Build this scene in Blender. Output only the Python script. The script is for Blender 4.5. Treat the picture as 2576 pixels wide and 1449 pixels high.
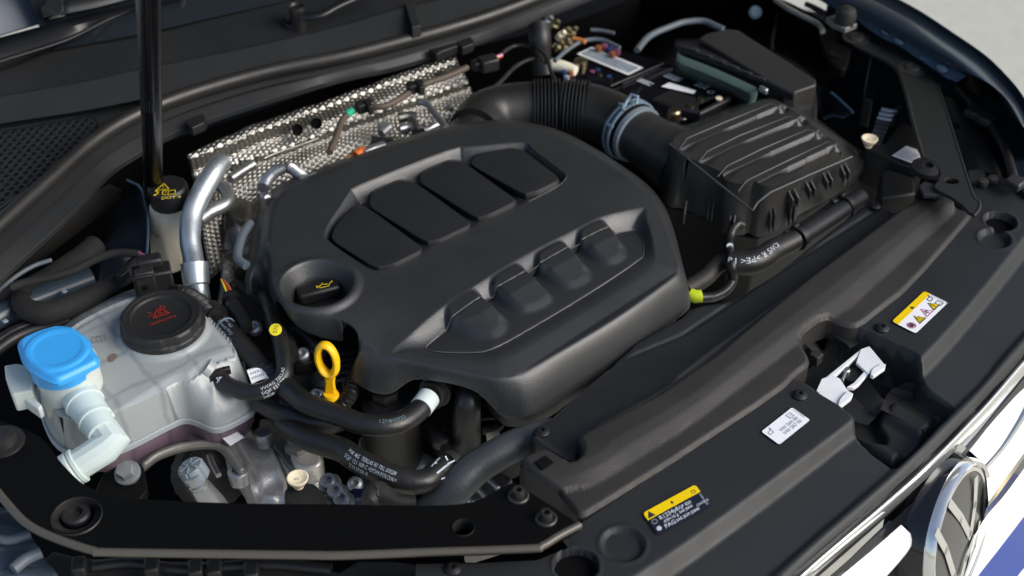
import bpy, bmesh, math, random
import numpy as np
from mathutils import Vector, Matrix
from mathutils.geometry import tessellate_polygon

for o in list(bpy.data.objects): bpy.data.objects.remove(o)
S = bpy.context.scene
C = S.collection
random.seed(7); np.random.seed(7)

# ------------------------------------------------------------------ camera
H = 0.9; PITCH = math.radians(40); FPX = 3539.0
cam_d = bpy.data.cameras.new('camera'); cam = bpy.data.objects.new('camera', cam_d); C.objects.link(cam)
cam.location = (0, 0, H); cam.rotation_euler = (math.pi/2-PITCH, 0, 0)
cam_d.sensor_width = 36; cam_d.lens = 36*FPX/2576; cam_d.clip_start = .05; cam_d.clip_end = 400
cam_d.dof.use_dof = True; cam_d.dof.focus_distance = 1.31; cam_d.dof.aperture_fstop = 4.8
S.camera = cam
# ------------------------------------------------------------------ sky and sun (bright overcast, light from the front of the car)
SUN_EL = math.radians(35); SUN_AZ = math.radians(110)      # azimuth clockwise from +Y
w = bpy.data.worlds.new('World'); S.world = w; w.use_nodes = True
nt = w.node_tree; bg = nt.nodes['Background']
sk = nt.nodes.new('ShaderNodeTexSky'); sk.sky_type = 'NISHITA'; sk.sun_disc = False
sk.sun_elevation = SUN_EL; sk.sun_rotation = SUN_AZ; sk.dust_density = 2.0; sk.air_density = 1.0; sk.ozone_density = .6
nt.links.new(sk.outputs[0], bg.inputs[0]); bg.inputs[1].default_value = 0.15
sun_d = bpy.data.lights.new('sun', 'SUN'); sun_d.energy = 2.5; sun_d.angle = math.radians(40); sun_d.color = (1, .975, .94)
sun = bpy.data.objects.new('sun', sun_d); C.objects.link(sun)
sd_ = Vector((math.sin(SUN_AZ)*math.cos(SUN_EL), math.cos(SUN_AZ)*math.cos(SUN_EL), math.sin(SUN_EL)))
sun.rotation_euler = sd_.to_track_quat('Z', 'Y').to_euler(); sun.location = sd_*3
S.view_settings.view_transform = 'Standard'; S.view_settings.look = 'None'
S.view_settings.exposure = 0.12; S.view_settings.gamma = 1.0

# ------------------------------------------------------------------ geometry helpers
TO = {1:(0,0),2:(859,0),3:(1717,0),4:(0,483),5:(859,483),6:(1717,483),7:(0,966),8:(859,966),9:(1717,966)}
def t(n, pts):
    ox, oy = TO[n]; k = 1/2.9998
    if isinstance(pts[0], (int, float)): return (ox+pts[0]*k, oy+pts[1]*k)
    return [(ox+p[0]*k, oy+p[1]*k) for p in pts]
_f = Vector((0, math.cos(PITCH), -math.sin(PITCH))); _u = Vector((0, math.sin(PITCH), math.cos(PITCH))); _r = Vector((1, 0, 0))
def ray(u, v): return (_f*FPX + _r*(u-1288) - _u*(v-724.5)).normalized()
def P(u, v, z=0.0):
    d = ray(u, v); s = (z-H)/d.z
    return Vector((0, 0, H)) + d*s
def W(pts, z): return [P(p[0], p[1], z if len(p) < 3 else p[2]) for p in pts]
def W2(pts, z): return np.array([P(p[0], p[1], z)[:2] for p in pts])
def pxm(u, v, z=0.0): return (P(u, v, z)-Vector((0, 0, H))).length/FPX       # metres per picture pixel there
def chaikin(p, it=2, closed=True):
    p = np.asarray(p, float)
    for _ in range(it):
        if closed:
            q = np.roll(p, -1, axis=0); p = np.stack([.75*p+.25*q, .25*p+.75*q], 1).reshape(-1, p.shape[1])
        else:
            a, b = p[:-1], p[1:]; m = np.stack([.75*a+.25*b, .25*a+.75*b], 1).reshape(-1, p.shape[1]); p = np.vstack([p[:1], m, p[-1:]])
    return p
def rc(p, cut=.14):
    p = np.asarray(p, float); a = np.roll(p, 1, 0); b = np.roll(p, -1, 0)
    q = np.stack([p+(a-p)*cut, p+(a-p)*cut*.35+(b-p)*cut*.35, p+(b-p)*cut], 1).reshape(-1, p.shape[1]); return q
def catmull(pts, n=8):
    p = [Vector(q) for q in pts]
    if len(p) < 3:
        return [p[0].lerp(p[-1], i/n) for i in range(n+1)]
    p = [2*p[0]-p[1]]+p+[2*p[-1]-p[-2]]; out = []
    for i in range(1, len(p)-2):
        a, b, c, d = p[i-1:i+3]
        for k in range(n):
            s = k/n
            out.append(.5*((2*b)+(-a+c)*s+(2*a-5*b+4*c-d)*s*s+(-a+3*b-3*c+d)*s**3))
    out.append(p[-2]); return out
def resample(pts, n):
    p = [Vector(q) for q in pts]; L = [0]
    for a, b in zip(p, p[1:]): L.append(L[-1]+(b-a).length)
    out = []; j = 0
    for i in range(n):
        s = L[-1]*i/(n-1)
        while j < len(L)-2 and L[j+1] < s: j += 1
        d = L[j+1]-L[j]; out.append(p[j].lerp(p[j+1], (s-L[j])/d if d > 1e-9 else 0))
    return out
def segdist(X, A, B):
    d = B-A; L2 = (d**2).sum(1)+1e-15
    best = np.full(len(X), 1e9); nx = np.zeros_like(X)
    for a, dd, l2 in zip(A, d, L2):
        s = np.clip(((X-a)@dd)/l2, 0, 1); q = a+s[:, None]*dd
        e = ((X-q)**2).sum(1); m = e < best; best[m] = e[m]; nx[m] = q[m]
    return np.sqrt(best), nx
def pdist(X, line): line = np.asarray(line); return segdist(X, line[:-1], line[1:])[0]
def inside(X, poly):
    x, y = X[:, 0], X[:, 1]; r = np.zeros(len(X), bool); n = len(poly); j = n-1
    for i in range(n):
        xi, yi = poly[i]; xj, yj = poly[j]
        if yi != yj:
            c = ((yi > y) != (yj > y)) & (x < (xj-xi)*(y-yi)/(yj-yi)+xi); r ^= c
        j = i
    return r
def sdf(X, poly, margin=.05):
    poly = np.asarray(poly); lo = poly.min(0)-margin; hi = poly.max(0)+margin
    m = ((X >= lo) & (X <= hi)).all(1); out = np.full(len(X), -margin)
    if m.any():
        Y = X[m]; d, _ = segdist(Y, poly, np.roll(poly, -1, 0)); out[m] = np.where(inside(Y, poly), d, -d)
    return out
def sm(x, a=0., b=1.):
    s = np.clip((x-a)/(b-a), 0, 1); return s*s*(3-2*s)
def lin(x, a=0., b=1.): return np.clip((x-a)/(b-a), 0, 1)
def rmp(x, a=0., b=1.): return .65*lin(x, a, b)+.35*sm(x, a, b)
def band(X, outer, inner, margin=.2):
    a = sdf(X, outer, margin); b = sdf(X, inner, margin)
    a = np.maximum(a, 0); b = np.maximum(-b, 0); return np.where(b <= 0, np.where(a > 0, 1., 1.), a/(a+b+1e-9))
def ratio(X, la, lb):
    a = pdist(X, la); b = pdist(X, lb); return a/(a+b+1e-9)

def tag(o, label=None, cat=None, group=None, kind=None):
    if label: o['label'] = label
    if cat: o['category'] = cat
    if group: o['group'] = group
    if kind: o['kind'] = kind
    return o
def thing(name, label, cat, loc=(0, 0, 0), group=None, kind=None):
    o = bpy.data.objects.new(name, None); C.objects.link(o); o.location = loc; o.empty_display_size = .01
    o['_loc'] = 1
    return tag(o, label, cat, group, kind)
def link(name, me, mat, parent=None, sharp=40, smooth=True):
    if mat: me.materials.append(mat)
    if smooth:
        me.shade_smooth()
        if sharp: me.set_sharp_from_angle(angle=math.radians(sharp))
    o = bpy.data.objects.new(name, me); C.objects.link(o)
    if parent:
        o.parent = parent
    return o
def from_bm(name, bm, mat, parent=None, sharp=40, smooth=True):
    me = bpy.data.meshes.new(name); bmesh.ops.recalc_face_normals(bm, faces=bm.faces); bm.to_mesh(me); bm.free()
    return link(name, me, mat, parent, sharp, smooth)
def bev(o, wd, seg=2, ang=30):
    m = o.modifiers.new('b', 'BEVEL'); m.width = wd; m.segments = seg; m.limit_method = 'ANGLE'; m.angle_limit = math.radians(ang); m.harden_normals = False
    return o
def solid(o, th, off=-1):
    m = o.modifiers.new('s', 'SOLIDIFY'); m.thickness = th; m.offset = off; return o

def relief(name, outline, hf, mat, parent=None, res=.0018, skirt=None, rot=45, sharp=None):
    """moulded sheet: a fine grid trimmed to the outline, heights from hf; a wall hangs from its rim to z = skirt"""
    a = math.radians(rot); R = np.array([[math.cos(a), -math.sin(a)], [math.sin(a), math.cos(a)]])
    ol = np.asarray(outline)@R; lo = ol.min(0)-2*res; hi = ol.max(0)+2*res
    nx = int((hi[0]-lo[0])/res)+1; ny = int((hi[1]-lo[1])/res)+1
    gx, gy = np.meshgrid(lo[0]+np.arange(nx)*res, lo[1]+np.arange(ny)*res, indexing='ij')
    X = np.stack([gx.ravel(), gy.ravel()], 1)
    ins = inside(X, ol); I = ins.reshape(nx, ny)
    anyin = I[:-1, :-1] | I[1:, :-1] | I[:-1, 1:] | I[1:, 1:]
    use = np.zeros((nx, ny), bool)
    use[:-1, :-1] |= anyin; use[1:, :-1] |= anyin; use[:-1, 1:] |= anyin; use[1:, 1:] |= anyin
    use = use.ravel(); idx = np.full(nx*ny, -1); idx[use] = np.arange(use.sum())
    V = X[use]; out = ~ins[use]
    if out.any(): V[out] = segdist(V[out], ol, np.roll(ol, -1, 0))[1]
    Vw = V@R.T; z = hf(Vw)
    co = np.column_stack([Vw, z])
    ii, jj = np.nonzero(anyin); base = ii*ny+jj
    F = np.stack([idx[base], idx[base+ny], idx[base+ny+1], idx[base+1]], 1)
    faces = F.tolist(); verts = co.tolist()
    if skirt is not None:
        po = np.asarray(outline); m = len(po); zz = hf(po + (po.mean(0)-po)*1e-4); k = len(verts)
        for p, h in zip(po, zz): verts.append((p[0], p[1], h))
        for p, h in zip(po, zz): verts.append((p[0], p[1], skirt if not isinstance(skirt, tuple) else h-skirt[1]))
        ar = np.sum(po[:, 0]*np.roll(po[:, 1], -1)-np.roll(po[:, 0], -1)*po[:, 1])
        for i in range(m):
            j = (i+1) % m; f = [k+i, k+m+i, k+m+j, k+j]
            faces.append(f if ar > 0 else f[::-1])
    me = bpy.data.meshes.new(name); me.from_pydata(verts, [], faces); me.validate(); me.update()
    return link(name, me, mat, parent, sharp)

def loft(name, curves, mat, parent=None, n=40, closed=False, cap=False, sharp=40, mid=0, th=0):
    cs = [resample(catmull(c, 6) if len(c) > 2 else c, n) for c in curves]
    if mid:
        cs2 = []
        cols = [catmull([c[i] for c in cs], mid) for i in range(n)]
        cs = [[cols[i][k] for i in range(n)] for k in range(len(cols[0]))]
    verts = [tuple(p) for c in cs for p in c]; faces = []
    for r in range(len(cs)-1):
        for i in range(n-1+(1 if closed else 0)):
            j = (i+1) % n; faces.append((r*n+i, r*n+j, (r+1)*n+j, (r+1)*n+i))
    if cap: faces.append(tuple(range(n))[::-1]); faces.append(tuple((len(cs)-1)*n+i for i in range(n)))
    bm = bmesh.new(); vs = [bm.verts.new(v) for v in verts]
    for f in faces:
        try: bm.faces.new([vs[k] for k in f])
        except ValueError: pass
    bmesh.ops.remove_doubles(bm, verts=bm.verts, dist=1e-6)
    o = from_bm(name, bm, mat, parent, sharp)
    if th: solid(o, th, 0)
    return o
def shell(name, sections, mat, parent=None, bevel=0, sharp=35):
    """closed polygons of equal length joined one above the other, capped"""
    bm = bmesh.new(); rows = [[bm.verts.new(p) for p in s] for s in sections]; n = len(rows[0])
    for a, b in zip(rows, rows[1:]):
        for i in range(n): bm.faces.new((a[i], a[(i+1) % n], b[(i+1) % n], b[i]))
    bm.faces.new(rows[0][::-1]); bm.faces.new(rows[-1])
    o = from_bm(name, bm, mat, parent, sharp)
    if bevel: bev(o, bevel, 3)
    return o
def prism(name, px, z1, z0, mat, parent=None, bevel=.0015, zpx=None, rnd=0):
    p = W(px, z1 if zpx is None else zpx)
    if rnd: p = [Vector(q) for q in chaikin([list(v) for v in p], rnd)]
    return shell(name, [[(q.x, q.y, z0) for q in p], [(q.x, q.y, z1) for q in p]], mat, parent, bevel)
def slab(name, outline, holes, z1, th, mat, parent=None, bevel=.001):
    """flat plate with real holes (world xy lists)"""
    loops = [[Vector((p[0], p[1], 0)) for p in outline]]+[[Vector((p[0], p[1], 0)) for p in h] for h in holes]
    tris = tessellate_polygon(loops); flat = [p for l in loops for p in l]; bm = bmesh.new()
    top = [bm.verts.new((p.x, p.y, z1)) for p in flat]; bot = [bm.verts.new((p.x, p.y, z1-th)) for p in flat]
    for tr in tris:
        try: bm.faces.new([top[i] for i in tr]); bm.faces.new([bot[i] for i in reversed(tr)])
        except ValueError: pass
    k = 0
    for l in loops:
        m = len(l)
        for i in range(m):
            a, b = k+i, k+(i+1) % m; bm.faces.new((top[a], top[b], bot[b], bot[a]))
        k += m
    o = from_bm(name, bm, mat, parent)
    if bevel: bev(o, bevel, 2, 50)
    return o
def circ(c, r, n=32, rx=None, a0=0): return [(c[0]+r*math.cos(a0+2*math.pi*i/n), c[1]+(rx or r)*math.sin(a0+2*math.pi*i/n)) for i in range(n)]
def basis(ax):
    ax = Vector(ax).normalized(); h = Vector((0, 0, 1)) if abs(ax.z) < .9 else Vector((1, 0, 0))
    x = h.cross(ax).normalized(); return x, ax.cross(x), ax
def lathe(name, c, prof, mat, parent=None, axis=(0, 0, 1), n=40, sharp=35, mod=None, arc=None):
    """profile of (radius, height) turned about axis at c; mod(angle, r, h) may change the radius"""
    x, y, a = basis(axis); c = Vector(c); bm = bmesh.new(); rows = []
    for r, h in prof:
        row = []
        for i in range(n):
            an = 2*math.pi*i/n; rr = mod(an, r, h) if mod else r
            row.append(bm.verts.new(c+a*h+(x*math.cos(an)+y*math.sin(an))*max(rr, 1e-5)))
        rows.append(row)
    for p, q in zip(rows, rows[1:]):
        for i in range(n): bm.faces.new((p[i], p[(i+1) % n], q[(i+1) % n], q[i]))
    bm.faces.new(rows[0][::-1]); bm.faces.new(rows[-1])
    return from_bm(name, bm, mat, parent, sharp)
def tframes(pts):
    T = []
    for i in range(len(pts)):
        T.append((pts[min(i+1, len(pts)-1)]-pts[max(i-1, 0)]).normalized())
    x = Vector((0, 0, 1)); x = (x-T[0]*x.dot(T[0]))
    if x.length < .1: x = Vector((0, -1, 0)); x = x-T[0]*x.dot(T[0])
    x.normalize(); F = []
    for tt in T:
        x = (x-tt*x.dot(tt)).normalized(); F.append((x.copy(), tt.cross(x)))
    return T, F
def tube(name, pts, r, mat, parent=None, n=16, sub=8, sharp=60, smoothp=True, flat=1.0):
    p = catmull(pts, sub) if smoothp else [Vector(q) for q in pts]
    T, F = tframes(p); m = len(p); bm = bmesh.new(); rows = []
    for i in range(m):
        if callable(r): rr = r(i/(m-1))
        elif isinstance(r, (list, tuple)):
            f = i/(m-1)*(len(r)-1); k = min(int(f), len(r)-2); rr = r[k]+(r[k+1]-r[k])*(f-k)
        else: rr = r
        x, y = F[i]
        rows.append([bm.verts.new(p[i]+(x*math.cos(2*math.pi*j/n)*flat+y*math.sin(2*math.pi*j/n))*rr) for j in range(n)])
    for a, b in zip(rows, rows[1:]):
        for i in range(n): bm.faces.new((a[i], a[(i+1) % n], b[(i+1) % n], b[i]))
    bm.faces.new(rows[0][::-1]); bm.faces.new(rows[-1])
    return from_bm(name, bm, mat, parent, sharp)
def box(name, c, dx, dy, dz, mat, parent=None, rot=0, bevel=.001, ax=None):
    """dx,dy,dz full sizes; rot about z in degrees; or ax=(x,y,z) unit vectors"""
    c = Vector(c)
    if ax: X, Y, Z = [Vector(a) for a in ax]
    else:
        a = math.radians(rot); X = Vector((math.cos(a), math.sin(a), 0)); Y = Vector((-math.sin(a), math.cos(a), 0)); Z = Vector((0, 0, 1))
    bm = bmesh.new(); v = [bm.verts.new(c+X*(i*dx/2)+Y*(j*dy/2)+Z*(k*dz/2)) for k in (-1, 1) for i, j in ((-1, -1), (1, -1), (1, 1), (-1, 1))]
    for f in ((3, 2, 1, 0), (4, 5, 6, 7), (0, 1, 5, 4), (1, 2, 6, 5), (2, 3, 7, 6), (3, 0, 4, 7)): bm.faces.new([v[i] for i in f])
    o = from_bm(name, bm, mat, parent, 30)
    if bevel: bev(o, bevel, 2)
    return o

class Print:
    """flat print laid on a surface: frame origin o, unit axes x, y, normal n (metres)"""
    def __init__(s, o, x, y, n=None): s.o = Vector(o); s.x = Vector(x); s.y = Vector(y); s.n = n or s.x.cross(s.y).normalized(); s.bm = bmesh.new(); s.map = None
    def pt(s, x, y, h=.0003): return s.map(x, y, h) if s.map else s.o+s.x*x+s.y*y+s.n*h
    def poly(s, pts, h=.0003):
        f = s.bm.faces.new([s.bm.verts.new(s.pt(a, b, h)) for a, b in pts]); return s
    def line(s, pts, wd, h=.0010, closed=False):
        q = list(pts)+([pts[0]] if closed else [])
        for (a, b), (c, d) in zip(q, q[1:]):
            L = math.hypot(c-a, d-b) or 1; nx, ny = -(d-b)/L*wd/2, (c-a)/L*wd/2; ex, ey = (c-a)/L*wd*.4, (d-b)/L*wd*.4
            s.poly([(a+nx-ex, b+ny-ey), (a-nx-ex, b-ny-ey), (c-nx+ex, d-ny+ey), (c+nx+ex, d+ny+ey)], h)
        return s
    def text(s, txt, x, y, size, h=.0011, sx=1.0, ang=0, bold=0):
        cu = bpy.data.curves.new('tmp', 'FONT'); cu.body = txt; cu.size = size; cu.resolution_u = 2; cu.offset = bold
        ob = bpy.data.objects.new('tmp', cu); me = bpy.data.meshes.new_from_object(ob)
        ca, sa = math.cos(ang), math.sin(ang)
        vs = [s.bm.verts.new(s.pt(x+(v.co.x*sx*ca-v.co.y*sa), y+(v.co.x*sx*sa+v.co.y*ca), h)) for v in me.vertices]
        for f in me.polygons:
            try: s.bm.faces.new([vs[i] for i in f.vertices])
            except ValueError: pass
        bpy.data.objects.remove(ob); bpy.data.curves.remove(cu); bpy.data.meshes.remove(me); return s
    def build(s, name, mat, parent):
        me = bpy.data.meshes.new(name); s.bm.to_mesh(me); s.bm.free(); return link(name, me, mat, parent, smooth=False)
def fr3(o, xe, ye, z):
    """frame from three picture points on a level plane; returns origin, unit x, unit y, width, height"""
    O, X, Y = P(*o, z), P(*xe, z), P(*ye, z); return O, (X-O).normalized(), (Y-O).normalized(), (X-O).length, (Y-O).length
def tubeprint(path, r, s0, ang):
    """Print whose x runs along a hose and y round it; ang turns it away from straight-at-camera"""
    p = catmull(path, 12); L = [0]
    for a, b in zip(p, p[1:]): L.append(L[-1]+(b-a).length)
    pr = Print((0, 0, 0), (1, 0, 0), (0, 1, 0))
    def mp(x, y, h):
        s_ = min(max(s0*L[-1]+x, 0), L[-1]-1e-6); j = 0
        while L[j+1] < s_: j += 1
        q = p[j].lerp(p[j+1], (s_-L[j])/(L[j+1]-L[j])); T = (p[j+1]-p[j]).normalized()
        c = (Vector((0, 0, H))-q); c = (c-T*c.dot(T)).normalized(); u = c.cross(T)
        a = ang+y/r; return q+(c*math.cos(a)+u*math.sin(a))*(r+h*.3)
    pr.map = mp; return pr
# ------------------------------------------------------------------ materials
M = {}
def mat(name, col, rough=.5, metal=0, bump=0, bscale=400, var=.0, vscale=30, coat=0, dust=0, spec=.5, emit=None, sss=0, trans=0, detail=2, dustcol=(.25, .21, .16), rvar=0.0, alpha=1):
    m = bpy.data.materials.new(name); m.use_nodes = True; n = m.node_tree; b = n.nodes['Principled BSDF']
    b.inputs['Base Color'].default_value = (*col, 1); b.inputs['Roughness'].default_value = rough; b.inputs['Metallic'].default_value = metal
    b.inputs['Specular IOR Level'].default_value = spec
    if coat: b.inputs['Coat Weight'].default_value = coat; b.inputs['Coat Roughness'].default_value = .05
    if sss: b.inputs['Subsurface Weight'].default_value = sss; b.inputs['Subsurface Radius'].default_value = (.01, .01, .012); b.inputs['Subsurface Scale'].default_value = 1
    if trans: b.inputs['Transmission Weight'].default_value = trans
    g = n.nodes.new('ShaderNodeNewGeometry'); src = g.outputs['Position']
    last = None
    if var or dust:
        nz = n.nodes.new('ShaderNodeTexNoise'); nz.inputs['Scale'].default_value = vscale; nz.inputs['Detail'].default_value = 5; n.links.new(src, nz.inputs['Vector'])
        mx = n.nodes.new('ShaderNodeMix'); mx.data_type = 'RGBA'
        mx.inputs[6].default_value = (*[max(c*(1-var), 0) for c in col], 1); mx.inputs[7].default_value = (*[c*(1+var) for c in col], 1)
        n.links.new(nz.outputs['Fac'], mx.inputs[0]); last = mx.outputs[2]
    if dust:
        n2 = n.nodes.new('ShaderNodeTexNoise'); n2.inputs['Scale'].default_value = 700; n2.inputs['Detail'].default_value = 1; n.links.new(src, n2.inputs['Vector'])
        n3 = n.nodes.new('ShaderNodeTexNoise'); n3.inputs['Scale'].default_value = 14; n3.inputs['Detail'].default_value = 6; n.links.new(src, n3.inputs['Vector'])
        r2 = n.nodes.new('ShaderNodeMapRange'); r2.inputs[1].default_value = .70; r2.inputs[2].default_value = .78; n.links.new(n2.outputs['Fac'], r2.inputs[0])
        r3 = n.nodes.new('ShaderNodeMapRange'); r3.inputs[1].default_value = .42; r3.inputs[2].default_value = .75; r3.inputs[4].default_value = .35; n.links.new(n3.outputs['Fac'], r3.inputs[0])
        ad = n.nodes.new('ShaderNodeMath'); ad.operation = 'ADD'; n.links.new(r2.outputs[0], ad.inputs[0]); n.links.new(r3.outputs[0], ad.inputs[1])
        ml = n.nodes.new('ShaderNodeMath'); ml.operation = 'MULTIPLY'; ml.inputs[1].default_value = dust; n.links.new(ad.outputs[0], ml.inputs[0]); ml.use_clamp = True
        m2 = n.nodes.new('ShaderNodeMix'); m2.data_type = 'RGBA'; m2.inputs[7].default_value = (*dustcol, 1)
        n.links.new(ml.outputs[0], m2.inputs[0]); n.links.new(last, m2.inputs[6]); last = m2.outputs[2]
    if last: n.links.new(last, b.inputs['Base Color'])
    if rvar:
        n4 = n.nodes.new('ShaderNodeTexNoise'); n4.inputs['Scale'].default_value = 25; n4.inputs['Detail'].default_value = 6; n.links.new(src, n4.inputs['Vector'])
        r4 = n.nodes.new('ShaderNodeMapRange'); r4.inputs[1].default_value = .3; r4.inputs[2].default_value = .7; r4.inputs[3].default_value = max(rough-rvar, .02); r4.inputs[4].default_value = min(rough+rvar, 1)
        n.links.new(n4.outputs['Fac'], r4.inputs[0]); n.links.new(r4.outputs[0], b.inputs['Roughness'])
    if bump:
        nb = n.nodes.new('ShaderNodeTexNoise'); nb.inputs['Scale'].default_value = bscale; nb.inputs['Detail'].default_value = detail; n.links.new(src, nb.inputs['Vector'])
        bp = n.nodes.new('ShaderNodeBump'); bp.inputs['Strength'].default_value = bump; bp.inputs['Distance'].default_value = .0006
        n.links.new(nb.outputs['Fac'], bp.inputs['Height']); n.links.new(bp.outputs[0], b.inputs['Normal'])
    if emit: b.inputs['Emission Color'].default_value = (*emit[0], 1); b.inputs['Emission Strength'].default_value = emit[1]
    M[name] = m; return m
mat('cover', (.0235, .0250, .0265), .42, bump=.45, bscale=900, var=.12, dust=.05, rvar=.05, spec=.75)
mat('pad', (.014, .015, .017), .50, bump=.6, bscale=700, var=.12, dust=.05, spec=.6)
mat('insert', (.024, .026, .028), .42, bump=.25, bscale=1100, var=.1, dust=.05)
mat('beam', (.031, .0290, .0275), .46, bump=.5, bscale=900, var=.15, dust=.10, rvar=.06, spec=.28)
mat('panel', (.0215, .0235, .0250), .47, spec=.30, bump=.25, bscale=1200, var=.08, dust=.04, rvar=.05)
mat('panel_dark', (.012, .0135, .015), .50, bump=.3, bscale=1000, var=.1, dust=.07)
mat('black_paint', (.003, .003, .0028), .5, bump=.15, bscale=500, var=.1, spec=.12)
mat('lip_highlight', (.085, .076, .062), .34)  # pale colour in place of the light the black lip catches
mat('strut', (.003, .003, .004), .28, spec=.22)
mat('sky_reflection', (.07, .09, .13), .45)  # reflected sky given as a plain blue grey colour
mat('lip', (.010, .011, .013), .4)
mat('seam', (.11, .11, .10), .4)  # bright edge of the insert seam put into the colour
mat('edge', (.055, .058, .06), .38)  # lighter plastic for beads that paint on edge highlights
mat('black', (.010, .010, .011), .45, bump=.3, bscale=600, dust=.08)
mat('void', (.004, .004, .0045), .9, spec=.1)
mat('grimy', (.014, .0135, .013), .6, bump=.8, bscale=200, dust=.22)
mat('gloss_black', (.006, .006, .008), .12, coat=.4)
mat('rubber', (.017, .0165, .016), .42, bump=.3, bscale=700, var=.15, dust=.10, rvar=.08)
mat('hose', (.012, .012, .012), .34, bump=.5, bscale=900, var=.2, dust=.14, rvar=.08)
mat('hose_grey', (.05, .055, .06), .45, bump=.6, bscale=300, var=.35, dust=.15, rvar=.1)
mat('tape', (.005, .005, .0055), .85, bump=1.0, bscale=260, dust=.08)
mat('airbox', (.029, .0285, .0275), .38, bump=.4, bscale=900, var=.12, dust=.06, rvar=.05)
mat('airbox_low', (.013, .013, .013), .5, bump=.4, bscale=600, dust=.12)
mat('steel', (.42, .43, .44), .38, .85, bump=.3, bscale=300, var=.25, rvar=.12)
mat('alu', (.56, .61, .65), .40, .85, bump=.35, bscale=260, var=.22, vscale=60, rvar=.12)
mat('cast', (.70, .68, .64), .40, .6, bump=.9, bscale=260, var=.3, vscale=45, dust=.15, rvar=.12)
mat('cast_dark', (.24, .23, .215), .5, .5, bump=1., bscale=200, var=.4, vscale=45, dust=.2, rvar=.12)
mat('bolt_grey', (.26, .27, .28), .42, .5, bump=.2, bscale=300)
mat('brace_grey', (.018, .0185, .017), .42, bump=.2, bscale=500, var=.1)
mat('zinc', (.88, .89, .90), .45, .1, bump=.2, bscale=300, var=.12, vscale=70, rvar=.1)
mat('chrome', (.88, .87, .84), .12, .85)
mat('chrome_soft', (.62, .60, .56), .16, 1)
mat('white_paint_sky_chrome', (.85, .86, .88), .25, coat=.5)  # bumper paint; also whitens the chrome bars in place of reflected sky
mat('blue_paint', (.020, .052, .26), .3, coat=.5)
mat('body_blue', (.012, .020, .032), .28, coat=.35, bump=.05, bscale=100)
mat('seam_blue', (.030, .060, .10), .35, bump=.3, bscale=120, var=.3, dust=.2)
mat('lamp_blue', (.035, .05, .07), .3, bump=.1, bscale=60)
mat('blue_cap', (.045, .36, .80), .36, bump=.2, bscale=500, sss=.05)
mat('white_plastic', (.58, .68, .66), .4, bump=.15, bscale=300, sss=.12, var=.05)
mat('white_body', (.56, .61, .57), .4, bump=.15, bscale=300, sss=.12, var=.06)
mat('cream', (.86, .74, .52), .5, bump=.2, bscale=300)
mat('yellow', (.92, .52, .006), .38, bump=.1, bscale=300)
mat('lime', (.62, .75, .02), .5)
mat('tag_yellow', (.85, .72, .02), .5)
mat('grey_plastic', (.20, .24, .27), .5, bump=.2, bscale=500)
mat('grey_wire', (.10, .12, .14), .5)
mat('brown_wire', (.085, .062, .045), .6, bump=.5, bscale=400)
mat('pink_wire', (.45, .10, .28), .5)
mat('orange_wire', (.55, .20, .05), .5)
mat('red', (.45, .03, .03), .5)
mat('orange', (.6, .13, .02), .45)
mat('blue_wire', (.03, .10, .45), .5)
mat('green_tape', (.01, .35, .20), .5)
mat('clamp_blue', (.17, .24, .30), .4, bump=.1, bscale=300, dust=.05)
mat('green_box', (.065, .105, .098), .3, bump=.1, bscale=300, sss=.1)
mat('brass', (.30, .25, .15), .35, 1, bump=.3, bscale=200)
mat('connector_blue', (.012, .02, .07), .4)
mat('sticker_white', (.90, .90, .92), .4)
mat('sticker_yellow', (.90, .62, .0), .4)
mat('sticker_black', (.010, .013, .028), .35)
mat('ink_black', (.02, .02, .03), .5)
mat('ink_grey', (.25, .30, .36), .5)
mat('ink_white', (.55, .60, .64), .5)
mat('ink_dim', (.14, .20, .23), .5)
mat('ink_teal', (.006, .022, .032), .5)
mat('ink_pink', (.60, .10, .26), .5)
mat('ink_red', (.30, .022, .016), .5)
mat('ink_yellow', (.85, .62, .02), .5)
mat('brake_tank', (.85, .79, .62), .38, bump=.15, bscale=200, sss=.5, var=.10, vscale=25)
mat('glass_dark', (.012, .016, .022), .08, coat=.3)
mat('glass_sky', (.10, .13, .18), .25)
mat('emblem_dark', (.05, .05, .042), .35, coat=.6, bump=.3, bscale=600)
mat('emblem_mark', (.40, .40, .36), .35, coat=.4)
mat('plug_pink', (.22, .06, .12), .5)
mat('plug_orange', (.28, .09, .03), .5)
mat('plug_blue', (.02, .05, .16), .5)
mat('foil', (.30, .29, .265), .34, 1)
mat('foil_shaded', (.14, .135, .125), .34, .9, bump=1, bscale=160)  # darker foil copy for sheets facing down, shade put into the colour
mat('concrete', (.52, .50, .42), .85, bump=1, bscale=60, var=.16, vscale=25)
mat('white_tape', (.62, .70, .68), .5)

def pipe_in(m, name): return m.node_tree.nodes['Principled BSDF'].inputs[name]
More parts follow.
